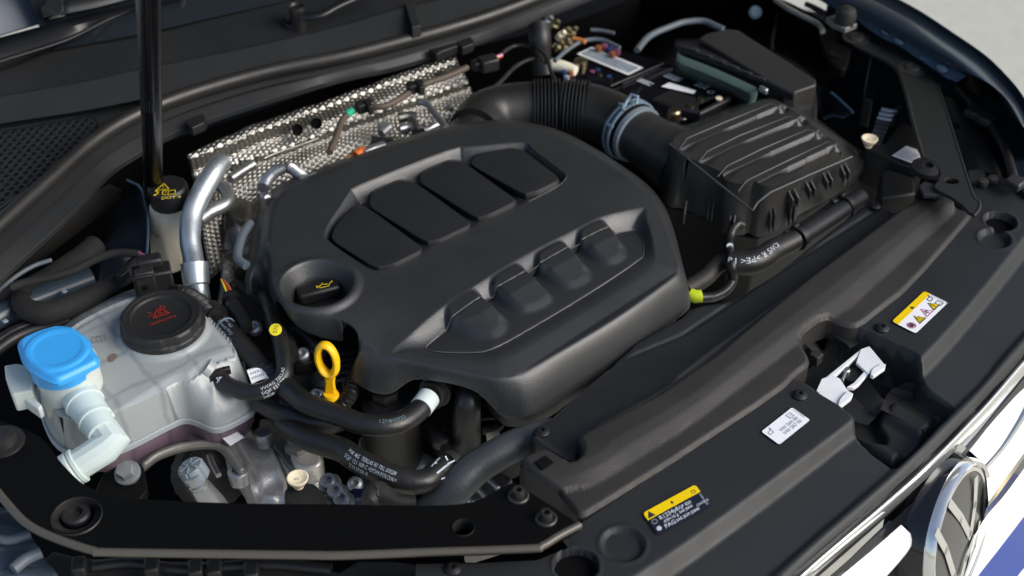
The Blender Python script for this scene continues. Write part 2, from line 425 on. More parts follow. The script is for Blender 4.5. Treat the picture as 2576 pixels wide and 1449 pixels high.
# embossed dimples on the heat shield foil (fine relief)
def dimples(m, scale, dist, strength=1.0, crumple=.0):
    n = m.node_tree; b = n.nodes['Principled BSDF']; g = n.nodes.new('ShaderNodeUVMap'); g.uv_map = 'UVMap'
    sp = n.nodes.new('ShaderNodeSeparateXYZ'); n.links.new(g.outputs[0], sp.inputs[0])
    def wv(ax, ay):
        a = n.nodes.new('ShaderNodeMath'); a.operation = 'MULTIPLY'; a.inputs[1].default_value = ax; n.links.new(sp.outputs[0], a.inputs[0])
        c = n.nodes.new('ShaderNodeMath'); c.operation = 'MULTIPLY_ADD'; c.inputs[1].default_value = ay; n.links.new(sp.outputs[1], c.inputs[0]); n.links.new(a.outputs[0], c.inputs[2])
        s_ = n.nodes.new('ShaderNodeMath'); s_.operation = 'COSINE'; n.links.new(c.outputs[0], s_.inputs[0]); return s_.outputs[0]
    k = 2*math.pi*scale; o1 = wv(k, 0); o2 = wv(k*.5, k*.866); o3 = wv(-k*.5, k*.866)
    s1 = n.nodes.new('ShaderNodeMath'); n.links.new(o1, s1.inputs[0]); n.links.new(o2, s1.inputs[1])
    s2 = n.nodes.new('ShaderNodeMath'); n.links.new(s1.outputs[0], s2.inputs[0]); n.links.new(o3, s2.inputs[1])
    bp = n.nodes.new('ShaderNodeBump'); bp.inputs['Strength'].default_value = strength; bp.inputs['Distance'].default_value = dist
    n.links.new(s2.outputs[0], bp.inputs['Height'])
    nz = n.nodes.new('ShaderNodeTexNoise'); nz.inputs['Scale'].default_value = 22; nz.inputs['Detail'].default_value = 4
    ge = n.nodes.new('ShaderNodeNewGeometry'); n.links.new(ge.outputs['Position'], nz.inputs['Vector'])
    b2 = n.nodes.new('ShaderNodeBump'); b2.inputs['Strength'].default_value = 1; b2.inputs['Distance'].default_value = crumple
    n.links.new(nz.outputs['Fac'], b2.inputs['Height']); n.links.new(bp.outputs[0], b2.inputs['Normal']); n.links.new(b2.outputs[0], b.inputs['Normal'])
    rr = n.nodes.new('ShaderNodeMapRange'); rr.inputs[1].default_value = .35; rr.inputs[2].default_value = .65; rr.inputs[3].default_value = .28; rr.inputs[4].default_value = .46
    n.links.new(nz.outputs['Fac'], rr.inputs[0]); n.links.new(rr.outputs[0], b.inputs['Roughness'])
dimples(M['foil'], 1/.0046, .00022, 1.0, .0005)
# milky tank plastic with its inner walls showing through as faint darker bands
def tankmat(name, col, dark, sss):
    m = mat(name, col, .3, sss=sss, bump=.25, bscale=450); n = m.node_tree; b = n.nodes['Principled BSDF']
    g = n.nodes.new('ShaderNodeNewGeometry'); mp = n.nodes.new('ShaderNodeMapping'); mp.inputs['Rotation'].default_value = (0, 0, math.radians(-38)); n.links.new(g.outputs['Position'], mp.inputs[0])
    nz = n.nodes.new('ShaderNodeTexNoise'); nz.inputs['Scale'].default_value = 30; n.links.new(g.outputs['Position'], nz.inputs['Vector'])
    va = n.nodes.new('ShaderNodeVectorMath'); va.operation = 'MULTIPLY_ADD'; va.inputs[1].default_value = (.016,)*3; n.links.new(nz.outputs['Color'], va.inputs[0]); n.links.new(mp.outputs[0], va.inputs[2])
    br = n.nodes.new('ShaderNodeTexBrick'); br.offset = 0; br.inputs['Scale'].default_value = 1; br.inputs['Brick Width'].default_value = .041; br.inputs['Row Height'].default_value = .048
    br.inputs['Mortar Size'].default_value = .0045; br.inputs['Mortar Smooth'].default_value = 1.0
    br.inputs['Color1'].default_value = (*col, 1); br.inputs['Color2'].default_value = (*[c*.93 for c in col], 1); br.inputs['Mortar'].default_value = (*dark, 1)
    n.links.new(va.outputs[0], br.inputs['Vector']); n.links.new(br.outputs[0], b.inputs['Base Color'])
tankmat('tank', (.35, .375, .375), (.265, .285, .295), .5)
mat('tank_rim', (.33, .36, .39), .3, sss=.3)
tankmat('tank_low', (.15, .105, .14), (.10, .07, .10), .3)
# ================================================================== ground and body around the bay
g = prism('ground', [(0, 0), (1, 0), (1, 1), (0, 1)], 0, -1, M['concrete'], None, 0)
bpy.data.objects.remove(g)
bm = bmesh.new(); vs = [bm.verts.new(p) for p in ((-60, -60, -.92), (60, -60, -.92), (60, 60, -.92), (-60, 60, -.92))]; bm.faces.new(vs)
tag(from_bm('ground', bm, M['concrete']), kind='structure')

# dark tub of the engine bay
bay = thing('engine_bay_tub', 'black sheet metal tub of the engine bay under all the components', 'car body')
WD = (P(2450, 480)-P(1350, 1300)).normalized()          # across the car, towards its far side
FD = Vector((WD.y, -WD.x, 0))                            # towards the grille
flo = [P(-250, 1500, -.28)-WD*.1, P(1500, 1500, -.28), P(2460, 560, -.28), P(2250, 60, -.28), P(1500, -60, -.28), P(-250, 300, -.28)]
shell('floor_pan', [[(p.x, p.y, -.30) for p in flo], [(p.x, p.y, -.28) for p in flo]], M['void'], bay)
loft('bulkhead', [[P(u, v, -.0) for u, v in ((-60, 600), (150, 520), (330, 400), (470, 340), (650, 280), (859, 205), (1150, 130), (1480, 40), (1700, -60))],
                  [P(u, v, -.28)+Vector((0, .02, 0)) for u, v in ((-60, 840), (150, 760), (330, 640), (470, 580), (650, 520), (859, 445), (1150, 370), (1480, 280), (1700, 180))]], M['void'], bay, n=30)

# ================================================================== engine cover
foot = [(612, 735), (617, 690), (624, 640), (633, 580), (647, 530), (663, 495), (683, 478), (720, 468), (790, 440), (900, 395), (1010, 358), (1110, 329), (1200, 313), (1290, 311), (1370, 324), (1420, 338),
        (1480, 368), (1545, 412), (1590, 442), (1640, 478), (1672, 512), (1695, 575), (1716, 660), (1736, 740), (1738, 768), (1722, 784), (1700, 800), (1640, 850), (1570, 902), (1492, 950), (1430, 986), (1392, 1013), (1332, 1048), (1285, 1048),
        (1262, 1042), (1225, 1005), (1202, 980), (1160, 965), (1100, 953), (1048, 947), (1030, 953), (1010, 968), (985, 985), (960, 988), (925, 977), (890, 957), (879, 943), (893, 918), (906, 888), (903, 872), (885, 862), (845, 850), (800, 843), (765, 836), (735, 824), (712, 806), (696, 785), (684, 762), (674, 738), (663, 726), (648, 734), (634, 750)]
crease = [(690, 655), (682, 620), (686, 560), (700, 505), (722, 484), (800, 455), (900, 410), (1010, 372), (1110, 343), (1200, 326), (1290, 323), (1360, 334), (1410, 348),
          (1470, 376), (1535, 420), (1590, 455), (1640, 490), (1662, 515), (1682, 575), (1702, 650), (1704, 680), (1690, 700), (1526, 818), (1309, 938), (1262, 953), (1209, 948), (1092, 920), (956, 892), (922, 866), (915, 850),
          (860, 802), (840, 790), (815, 790), (780, 792), (745, 783), (715, 765), (697, 738), (690, 700)]
ZF, ZC = -.018, .030
FRC = [(1702, 650), (1704, 680), (1690, 700), (1526, 818), (1309, 938), (1262, 953), (1209, 948), (1092, 920), (956, 892), (922, 866)]
FZ = {(765, 836): .008, (735, 824): .008, (712, 806): .006, (696, 785): .003, (684, 762): -.004, (800, 843): .006, (845, 850): .004, (885, 862): .002, (903, 872): .006, (906, 888): .006, (893, 918): -.004, (879, 943): -.012, (890, 957): -.013, (925, 977): -.014,
      (960, 988): -.017, (985, 985): -.015, (1010, 968): -.008, (1030, 953): .0, (1048, 947): .004, (1100, 953): .007, (1160, 965): .007, (1202, 980): .004, (1225, 1005): -.005, (1262, 1042): -.016}
foot3 = chaikin([tuple(P(*p, FZ.get(p, ZF))) for p in foot], 2)
footW = foot3[:, :2]
def zfoot(X):
    o_ = np.zeros(len(X)); F3 = foot3[::2]
    for i in range(0, len(X), 40000):
        Y = X[i:i+40000]; d = ((Y[:, None, :]-F3[None, :, :2])**2).sum(2)+4e-7; w__ = d**-3; o_[i:i+40000] = (w__*F3[:, 2]).sum(1)/w__.sum(1)
    return o_
creaseW = chaikin(np.vstack([W2([p], ZC-.010 if p in FRC else ZC) for p in crease]), 2)
frontC = W2([(1690, 560), (1704, 680), (1309, 938), (1262, 953), (1209, 948), (956, 892)], ZC-.010)
BC = P(798, 712, ZC+.003); bc = np.array([BC.x, BC.y]); BR = 97*pxm(798, 712, ZC)
rec = t(2, [(60, 1460), (75, 1425), (880, 1105), (940, 1116), (1370, 1068), (1420, 1082), (1436, 1115), (1695, 1310), (1700, 1340), (1640, 1405)])+[(1340, 503), (1300, 524), (1200, 570), (1100, 620), (960, 689), (938, 688), (830, 612), (808, 590)]
recW = rc(W2(rec, ZC), .3)
rearU = W2([(806, 588), (884, 483), (1152, 368), (1316, 356), (1426, 437)], ZC); frontU = W2([(940, 690), (1100, 620), (1200, 570), (1300, 524), (1410, 462)], ZC)
lrec = t(5, [(360, 1165), (400, 1120), (480, 1068), (780, 850), (900, 780), (1160, 610), (1450, 440), (1790, 270), (1950, 180), (2210, 100), (2310, 72), (2300, 150), (2340, 260), (2378, 440), (2360, 530), (2260, 610), (1300, 1200), (1190, 1250), (1090, 1255), (800, 1215), (480, 1165)])
lrecW = chaikin(W2(lrec, ZC), 2)
insP = t(5, [(628, 1126), (700, 1062), (850, 960), (1090, 800), (1450, 600), (1760, 420), (2060, 262), (2200, 222), (2240, 235), (2280, 290), (2286, 440), (2262, 492), (1800, 800), (1250, 1122), (1110, 1184), (1000, 1193), (720, 1178), (645, 1146)])
ZI = .020
insW = chaikin(W2(insP, ZI+.004), 2)
rearL = W2(t(5, [(400, 1120), (900, 780), (1450, 440), (1950, 180), (2300, 75)]), ZC); frontL = W2(t(5, [(480, 1160), (1090, 1250), (1300, 1200), (2360, 530)]), ZC)
bumps = [[(770, 890), (790, 850), (950, 745), (1030, 755), (1095, 805), (1290, 960), (1250, 1060), (1150, 1110), (960, 1085), (785, 990)],
         [(1115, 690), (1130, 650), (1290, 553), (1370, 562), (1435, 615), (1610, 765), (1610, 830), (1420, 915), (1290, 890), (1150, 790), (1115, 745)],
         [(1450, 520), (1460, 470), (1630, 378), (1700, 388), (1755, 435), (1910, 590), (1900, 660), (1750, 735), (1610, 700), (1460, 595)],
         [(1765, 340), (1780, 290), (1940, 208), (2010, 230), (2060, 275), (2175, 410), (2170, 490), (2040, 555), (1900, 510), (1775, 405)]]
bumpW = [chaikin(W2(t(5, b), ZC-.004), 2) for b in bumps]
ctr = creaseW.mean(0)
def cover_base(X):
    tb = band(X, footW, creaseW)
    prof = 1-(1-tb)**1.7
    fall = .011*np.clip(1-pdist(X, frontC)/.085, 0, 1)**1.6
    cross = .003*np.clip((((X-ctr)@np.array([WD.x, WD.y]))/.24)**2, 0, 1)
    top = ZC+.001-fall-cross
    zf_ = zfoot(X); z = zf_+(top-zf_)*prof
    m = sdf(X, recW, .02); g = ratio(X, frontU, rearU)
    z = z-(.0010+.0145*np.clip(g*1.5, 0, 1))*rmp(m, 0, .0105)
    tl = band(X, lrecW, insW, .06); gl = ratio(X, frontL, rearL)
    dep = .0025+.0105*np.clip(gl*1.2, 0, 1)
    il = sm(sdf(X, lrecW, .02), 0, .001)
    low = dep*rmp(tl, 0, 1)*(sdf(X, lrecW, .02) > 0)
    for b in bumpW:
        nb_ = len(b); df = pdist(X, b[int(nb_*.48):int(nb_*.86)])
        k = rmp(sdf(X, b, .02), -.0005, .0055)*np.clip((gl-.12)*1.9, 0, 1)*(.25+.75*sm(df, .0, .012))
        low = low*(1-k)+.0006*k
    z = z-low
    d = np.hypot(*(X-bc).T)/BR
    r = np.where(d > 1.0, .0030*(1-sm(d, 1.0, 1.22)), 0)+np.where(d <= 1, .0030-.018*lin(1-d, .06, .30)-.016*sm(1-d, .295, .33), 0)
    z = np.where(d < 1.22, z*sm(d, 1.0, 1.22)+(ZC+.0005)*(1-sm(d, 1.0, 1.22))+r, z)
    return z
def cover_hf(X):
    return cover_base(X)-.0025*sm(sdf(X, insW, .02), -.0008, .0006)
cov = thing('engine_cover', 'large black moulded plastic engine cover with four raised pads in the middle of the bay', 'engine cover')
relief('cover_shell', footW, cover_hf, M['cover'], cov, .00115, skirt=('rel', .003))
ie_ = insW; iz_ = cover_base(insW)+.0007
tube('seam_edge_glint', [Vector((p[0], p[1], z_)) for p, z_ in zip(insW, iz_)]+[Vector((*insW[0], iz_[0]))], .0005, M['seam'], cov, n=6, sub=1)  # lighter bead draws the glint along the insert's edge
relief('front_insert', insW, lambda X: cover_base(X)+.0004-.0012*(1-sm(sdf(X, insW, .02), 0, .0016)), M['insert'], cov, .0013, skirt=.012)
gk = [(1215, 985), (1228, 1008), (1264, 1043), (1290, 1048), (1332, 1048), (1392, 1015), (1430, 987), (1492, 951), (1570, 903), (1640, 851), (1700, 801)]
loft('rim_flange', [W(gk, -.0195), W([(u+2, v+8) for u, v in gk], -.024), W([(u+3, v+26) for u, v in gk], -.036)], M['rubber'], cov, n=60)
rr_ = rc(W2(rec[:6]+rec[6:11], ZC), .3); rr_ = recW[:int(len(recW)*.62)]; rz_ = cover_base(rr_)
tube('recess_edge_glint', [Vector((p[0], p[1], z_+.0001)) for p, z_ in zip(rr_, rz_)], .0005, M['edge'], cov, n=6, smoothp=False)  # thin lighter bead stands in for the rim's highlight
pads = [([(859, 543), (886, 518), (919, 517), (938, 527), (1059, 622), (1057, 632), (992, 664), (946, 675), (842, 604), (834, 588), (842, 566)], [(1064, 630), (1060, 644), (996, 676), (946, 684)]),
        ([(930, 505), (932, 492), (940, 476), (1000, 450), (1035, 453), (1060, 467), (1182, 560), (1177, 570), (1106, 602), (1072, 609), (936, 518)], [(1188, 567), (1184, 579), (1109, 614), (1073, 622)]),
        ([(1056, 445), (1062, 429), (1126, 400), (1159, 403), (1180, 415), (1296, 503), (1290, 512), (1226, 542), (1199, 549), (1062, 456)], [(1303, 511), (1297, 522), (1232, 552), (1200, 561)]),
        ([(1186, 402), (1196, 384), (1286, 369), (1318, 377), (1404, 448), (1400, 458), (1352, 480), (1318, 489), (1192, 412)], [(1410, 460), (1404, 470), (1354, 493), (1320, 502)])]
for pi_, (top, ft) in enumerate(pads):
    idx = ((4, 5, 6, 7), (6, 7, 8, 9), (5, 6, 7, 8), (4, 5, 6, 7))[pi_]; n_ = len(top)
    ra = P(*top[0], .032); fa = P(*top[idx[1]], .036); dirp = Vector((fa.x-ra.x, fa.y-ra.y, 0))
    def zz_(p):
        g = max(0, min(1, (Vector((p.x, p.y, 0))-Vector((ra.x, ra.y, 0))).dot(dirp)/dirp.length_squared)); return .0305+.0050*g
    inner = []
    for p in top: q = P(*p, .034); inner.append((q.x, q.y, zz_(q)))
    low = list(top)
    for k_, q in zip(idx, ft): low[k_] = q
    outer = [tuple(P(*q, (.0292 if k_ in idx[1:3] else .0265) if k_ in idx else .0215)) for k_, q in enumerate(low)]
    I2 = rc(inner); O2 = rc(outer); c_ = I2.mean(0)
    D2 = np.array([[a_, b_, .012] for a_, b_, _ in O2])
    R2_ = I2.copy(); dl = c_-I2; ln = np.linalg.norm(dl[:, :2], axis=1, keepdims=True); R2_[:, :2] += dl[:, :2]/ln*.0014; R3_ = I2.copy(); R3_[:, 2] -= .0012; R3_[:, :2] -= (dl[:, :2]/ln)*.0002
    R2_[:, 2] += .00015
    shell('raised_pad', [D2.tolist(), O2.tolist(), R3_.tolist(), I2.tolist(), R2_.tolist()], M['pad'], cov, 0, sharp=32)
# oil filler cap sunk in its bowl
oc = thing('oil_filler_cap', 'round black oil filler cap with a yellow oil can mark in the cover bowl', 'oil cap')
oz = ZC-.026; o0 = P(803, 748, oz)
lathe('cap_disc', o0, [(.0265, -.03), (.0265, .0), (.025, .002), (.020, .002), (.019, .0005), (.001, .0005)], M['black'], oc, mod=lambda a, r, h: r*(1+.02*math.cos(18*a)) if r > .024 else r)
gx = Vector((.93, .37, 0)).normalized(); gy = Vector((-gx.y, gx.x, 0))
box('grip_bar', o0+Vector((0, 0, .007)), .042, .017, .014, M['black'], oc, ax=(gx, gy, (0, 0, 1)), bevel=.003)
pr = Print(o0+gx*.004-gy*.0155+Vector((0, 0, .0016)), gx, gy)
pr.o = o0-gy*.0045+gx*.002+Vector((0, 0, .0142)); pr.line([(-.001, .0), (.008, .0), (.009, .003), (.013, .006)], .001); pr.line([(-.001, 0), (-.001, .0035), (.003, .0045), (.008, .003), (.009, .003)], .001); pr.line([(.002, .0045), (.003, .0065)], .0009); pr.line([(-.001, .003), (-.004, .004), (-.003, .001)], .0009)
pr.build('oil_can_mark', M['ink_yellow'], oc)

# ================================================================== front cover (over the radiator grille)
c1 = [(1380, 1590), (1592, 1449), (1717, 1371), (1930, 1215), (2147, 1056), (2224, 985), (2315, 903), (2384, 830), (2470, 730), (2576, 596), (2700, 430)]
c2 = [(1420, 1640), (1560, 1543), (1717, 1433), (1930, 1275), (2160, 1094), (2240, 1030), (2327, 946), (2395, 875), (2470, 785), (2576, 653), (2720, 470)]
c3 = [(1600, 1700), (1780, 1580), (1934, 1449), (2027, 1366), (2217, 1206), (2264, 1159), (2380, 1046), (2467, 966), (2520, 895), (2576, 835), (2740, 640)]
c4 = [(1680, 1760), (1850, 1620), (1999, 1447), (2217, 1259), (2333, 1153), (2450, 1033), (2510, 966), (2576, 890), (2760, 690)]
Z1, Z2, Z3, Z4 = 0.0, -.013, -.018, -.024
far = [(3600, 900), (3200, 2600), (1400, 2400)]
def region(c, z): return W2(chaikin(c, 2, False).tolist()+[(3300, 700), (3300, 2400), (1300, 2300)], z)
R1, R2, R3, R4 = region(c1, Z1), region(c2, Z2), region(c3, Z3), region(c4, Z4)
ins_near = [(1046, 1419), (1200, 1417), (1350, 1410), (1455, 1374), (1476, 1312), (1717, 1172), (1850, 1078), (1964, 985)]
fc_out = [(1046, 1419), (1200, 1417), (1350, 1410), (1430, 1380), (1440, 1330), (1717, 1150), (1850, 1050), (1950, 975), (2030, 860), (2150, 800), (2283, 700), (2430, 540), (2447, 500), (2436, 430), (2460, 425), (2530, 450), (2600, 490), (2680, 440), (2760, 690), (2576, 890), (2510, 966), (2450, 1033), (2333, 1153), (2217, 1259), (1999, 1447), (1850, 1620), (1200, 1650), (1046, 1560)]
fco = W2(fc_out[:20], 0).tolist()+W2(fc_out[18:25][4:5], 0).tolist()
fco = np.vstack([W2(fc_out[:18], 0), W2(c4[::-1], Z4), W2([(1400, 1700), (1046, 1600)], 0)])
opening = t(6, [(870, 1125), (1060, 970), (1340, 1045), (1520, 1130), (1795, 1252)])+[(2327, 946), (2350, 965), (2395, 990), (2408, 1003), (2400, 1018)]+t(9, [(1660, 560), (1600, 568), (1330, 385), (1290, 270), (1170, 180), (1080, 130), (940, 25), (800, -40)])
opW = chaikin(W2(opening, -.004), 2)
tray = t(9, [(1480, 190), (1560, 40), (1700, -30), (2040, 90), (2070, 130), (1640, 560), (1590, 560), (1340, 380), (1300, 280), (1420, 330), (1540, 350), (1560, 300)])
trW = chaikin(W2(tray, -.02), 1)
def wc(u, v, z=0): p = P(u, v, z); return np.array([p.x, p.y])
holeR = 54*pxm(1449, 1423); discR = 54*pxm(1567, 1369)
holes_ = [(wc(1449, 1423), holeR, .06, 1), (wc(1567, 1369), discR, .0035, 1), (wc(2516, 557), 37*pxm(2516, 557), .05, 1), (wc(2502, 600), 37*pxm(2502, 600), .006, 1)]
def frontc(X):
    t1 = band(X, R1, R2, 1.5)*(sdf(X, R1, 1.5) > 0); t2 = band(X, R2, R3, 1.5)*(sdf(X, R2, 1.5) > 0); t3 = band(X, R3, R4, 1.5)*(sdf(X, R3, 1.5) > 0)
    z = Z1+(Z2-Z1)*t1+(Z3-Z2)*t2+np.where(t3 > 0, .006*np.sin(np.pi*np.clip(t3, 0, 1)*.9)+(Z4-Z3)*t3, 0)
    for c, r, d, k in holes_:
        q = np.hypot(*(X-c).T); z = z-d*(1-sm(q, r-.002, r))+.0012*np.exp(-((q-r-.0015)/.0012)**2)
    so = sdf(X, opW, .03); zo = -.05+.012*sm(sdf(X, trW, .02), -.002, .004)
    ridge = .008*sm(.5+.5*np.sin((X@np.array([WD.x, WD.y]))*120), .3, .9)*sm(sdf(X, trW, .02), 0, .01)
    return z*(1-sm(so, 0, .005))+(zo+ridge)*sm(so, 0, .005)
fcv = thing('radiator_cover', 'matte black plastic front panel with warning stickers behind the chrome grille edge', 'front panel')
relief('panel_moulding', fco, frontc, M['panel'], fcv, .0021, skirt=-.06)

def screw(parent, u, v, z, r, name='screw', mtl='black', head='torx', axis=(0, 0, 1), h=.003):
    c = P(u, v, z)
    s_ = lathe(name, c, [(r*1.0, -.001), (r, h*.25), (r*.93, h*.4), (r*.72, h*.55), (r*.62, h), (r*.35, h*1.05), (r*.28, h*.3), (r*.001, h*.3)], M[mtl], parent, axis, n=24)
    return s_
for c_, r_, d_, _k in holes_:
    if d_ > .02: lathe('hole_dark_disc', (c_[0], c_[1], -.009), [(r_*1.02, -.004), (r_*1.02, .0), (r_*.9, .0003), (.0001, .0003)], M['void'], fcv, n=40)  # black disc stands in for the darkness deep in the hole
for (u, v, z) in ((2012, 994, .001), (2219, 825, .001), (1139, 1430, .001)): screw(fcv, u, v, z, .0068, 'screw')
# stickers
def sticker(o, xe, ye, z, mt, label, cat='sticker'):
    O, X, Y, w_, h_ = fr3(o, xe, ye, z); th = thing('sticker', label, cat)
    a = math.acos(max(-1, min(1, X.dot(Y)))); pr = Print(O, X, Y, Vector((0, 0, 1)))
    r = min(w_, h_)*.1; pts = []
    for cx, cy, a0 in ((w_-r, r, -90), (w_-r, h_-r, 0), (r, h_-r, 90), (r, r, 180)):
        for k in range(5): q = math.radians(a0+k*22.5); pts.append((cx+r*math.cos(q), cy+r*math.sin(q)))
    pr.poly(pts, .0006); bk_ = pr.build('backing', M[mt], th); return bk_, O, X, Y, w_, h_
n9 = lambda x, y: t(9, (x, y)); n6 = lambda x, y: t(6, (x, y))
def tri(pr, cx, cy, s, up=1, fill=True, wd=.0006, h=.0009):
    p = [(cx-s*.58, cy-s*.45*up), (cx+s*.58, cy-s*.45*up), (cx, cy+s*.55*up)]
    return pr.poly(p, h) if fill else pr.line(p, wd, h, True)
th, O, X, Y, w_, h_ = sticker(n6(1760, 1071), n6(2003, 838), n6(1579, 980), .0012, 'sticker_white', 'white and yellow warning sticker with pictograms at the far end of the front panel')
N = Vector((0, 0, 1))
pr = Print(O, X, Y, N); r = min(w_, h_)*.1; pr.poly([(0, h_*.74), (w_, h_*.74), (w_, h_-r), (w_-r*.3, h_-r*.3), (w_-r, h_), (r, h_), (r*.3, h_-r*.3), (0, h_-r)], .0008); pr.build('yellow_header', M['sticker_yellow'], th)
pr = Print(O, X, Y, N); yy = h_*.34; s_ = h_*.36; xs = [w_*k for k in (.12, .34, .56, .77)]
tri(pr, xs[1], yy, s_*1.15); tri(pr, xs[3], yy, s_*1.15); tri(pr, w_*.5, h_*.86, h_*.17); 
pr.line([(w_*.78, yy-.002), (w_*.79, yy+.003)], .0001); pr.build('black_pictogram', M['ink_black'], th)
pr = Print(O, X, Y, N); tri(pr, xs[1], yy, s_*.86, h=.0011); tri(pr, xs[3], yy, s_*.86, h=.0011); pr.build('yellow_triangle', M['sticker_yellow'], th)
pr = Print(O, X, Y, N); a_ = s_*.42
pr.line([(xs[0]+a_*math.cos(q), yy+a_*math.sin(q)) for q in np.linspace(0, 6.28, 20)], .0009); pr.line([(xs[0]-a_*.7, yy+a_*.7), (xs[0]+a_*.7, yy-a_*.7)], .0009); tri(pr, xs[2], yy, s_*1.05, fill=False, wd=.0009); pr.build('red_outline', M['ink_pink'], th)
pr = Print(O, X, Y, N)
for k in range(4): pr.line([(xs[0]-.002+k*.0013, yy), (xs[0]-.0022+k*.0015, yy+a_*.7)], .0008, .0010)
pr.poly([(xs[0]-.0022, yy-a_*.6), (xs[0]+.002, yy-a_*.6), (xs[0]+.0028, yy+.0005), (xs[0]-.0028, yy+.0005)], .0010)
for q in range(4): pr.poly([(xs[2], yy-.0005), (xs[2]+.0026*math.cos(q*1.57), yy-.0005+.0026*math.sin(q*1.57)), (xs[2]+.0026*math.cos(q*1.57+.8), yy-.0005+.0026*math.sin(q*1.57+.8))], .0010)
for k in range(3): pr.line([(xs[1]-.002+k*.002, yy-.001), (xs[1]-.0014+k*.002, yy+.0005), (xs[1]-.002+k*.002, yy+.002)], .0005, .0013)
pr.line([(xs[1]-.003, yy-.0026), (xs[1]+.003, yy-.0026)], .0006, .0013)
pr.line([(xs[3]+.0012, yy+.0035), (xs[3]-.001, yy+.0003), (xs[3]+.001, yy), (xs[3]-.0006, yy-.003)], .0007, .0013)
x0 = w_*.885; pr.line([(x0-.003, yy-.001+h_*.22), (x0-.003, yy+.003+h_*.22), (x0+.002, yy+.003+h_*.22), (x0+.0035, yy+.0055+h_*.22), (x0+.002, yy-.001+h_*.22)], .0007, closed=True)
pr.line([(x0-.0025, yy-.006), (x0-.0025, yy), (x0+.003, yy), (x0+.003, yy-.006)], .0006, closed=True); pr.text('i', x0, yy-.005, .004)
pr.text('!', w_*.5-.0004, h_*.82, .003, .0011); pr.build('dark_pictogram', M['ink_black'], th)
pr = Print(O, X, Y, N); pr.text('7010101002 AK', w_*.955, h_*.70, .0030, ang=-math.pi/2); pr.build('fine_print', M['ink_grey'], th)
# white oil sticker
th, O, X, Y, w_, h_ = sticker(n9(730, 462), n9(963, 275), n9(594, 362), .0012, 'sticker_white', 'plain white oil grade sticker left of the bonnet latch')
pr = Print(O, X, Y, N); pr.text('VW 504 00', w_*.30, h_*.38, .0052); pr.text('VW 507 00', w_*.30, h_*.16, .0052)
pr.line([(w_*.07, h_*.6), (w_*.07, h_*.74), (w_*.16, h_*.78), (w_*.2, h_*.9), (w_*.17, h_*.6)], .0006, closed=True); pr.line([(w_*.72, h_*.62), (w_*.72, h_*.86), (w_*.84, h_*.86), (w_*.84, h_*.62)], .0006, closed=True); pr.line([(w_*.74, h_*.74), (w_*.82, h_*.74)], .0005)
pr.text('7L6010008C', w_*.95, h_*.9, .0028, ang=-math.pi/2); pr.build('lettering', M['ink_grey'], th)
# black and yellow air conditioning sticker
th, O, X, Y, w_, h_ = sticker((1655, 1348), (1788, 1274), (1617, 1292), .0012, 'sticker_black', 'black sticker with yellow warning header on the near part of the front panel')
pr = Print(O, X, Y, N); r = min(w_, h_)*.1; pr.poly([(0, h_*.66), (w_, h_*.66), (w_, h_-r), (w_-r*.3, h_-r*.3), (w_-r, h_), (r, h_), (r*.3, h_-r*.3), (0, h_-r)], .0008); pr.build('yellow_header', M['sticker_yellow'], th)
pr = Print(O, X, Y, N); tri(pr, w_*.09, h_*.82, h_*.26); pr.poly([(w_*.5, h_*.74), (w_*.525, h_*.82), (w_*.50, h_*.90), (w_*.475, h_*.82)], .0009); pr.line([(w_*.87, h_*.74), (w_*.93, h_*.74), (w_*.93, h_*.84), (w_*.87, h_*.84)], .0006, .0009, True); pr.build('black_pictogram', M['ink_black'], th)
pr = Print(O, X, Y, N)
pr.line([(w_*.08+.0022*math.cos(q), h_*.5+.0022*math.sin(q)) for q in np.linspace(0, 6.28, 12)], .0012); pr.poly([(w_*.08+.0024*math.cos(q), h_*.2+.0024*math.sin(q)) for q in np.linspace(0, 5.9, 10)], .0009)
pr.text('R1234yf', w_*.17, h_*.44, .0058, bold=.0001); pr.text('470+15 g', w_*.2, h_*.27, .0040, bold=.0001); pr.text('PAG', w_*.17, h_*.07, .0058, bold=.0001)
pr.text('5QF 820', w_*.5, h_*.45, .0042, bold=.0001); pr.text('SAE J2842', w_*.5, h_*.30, .0034, bold=.0001); pr.text('SAE J639 J2845', w_*.38, h_*.08, .0040, bold=.0001); pr.text('GWP 4', w_*.8, h_*.2, .0042); pr.text('1K0010435', w_*.95, h_*.62, .003, ang=-math.pi/2)
pr.build('lettering', M['ink_white'], th)

# ------------------------------------------------------------------ latch
la = thing('bonnet_latch', 'bare zinc bonnet latch standing in the opening of the front panel', 'latch')
def up(p, z): return [Vector((q.x, q.y, q.z)) for q in W(p, z)]
zl = -.010
prism('latch_plate', t(6, [(1345, 1185), (1410, 1163), (1520, 1295), (1490, 1310), (1400, 1368), (1310, 1285)]), zl, zl-.003, M['zinc'], la, .0004)
prism('catch_bracket', t(6, [(1425, 1350), (1440, 1328), (1495, 1296), (1535, 1298), (1530, 1325), (1440, 1388), (1420, 1375)]), zl+.0015, zl-.003, M['zinc'], la, .0004)
prism('side_rail', t(6, [(1345, 1185), (1365, 1200), (1120, 1410), (1070, 1440), (1040, 1430)]), zl-.001, zl-.006, M['zinc'], la, .0006)
prism('side_rail', t(6, [(1400, 1368), (1372, 1352), (1290, 1440), (1240, 1470), (1290, 1475), (1330, 1450)]), zl-.0015, zl-.006, M['zinc'], la, .0006)
prism('lower_plate', t(9, [(1010, 50), (1050, -40), (1130, -70), (1190, -40), (1240, 40), (1280, 70), (1200, 160), (1170, 182), (1095, 135)]), zl+.0005, zl-.003, M['zinc'], la, .0004)
prism('catch_bracket', t(9, [(1185, 120), (1205, 90), (1250, 50), (1288, 72), (1275, 100), (1200, 160), (1170, 178)]), zl+.003, zl-.002, M['zinc'], la, .0004)
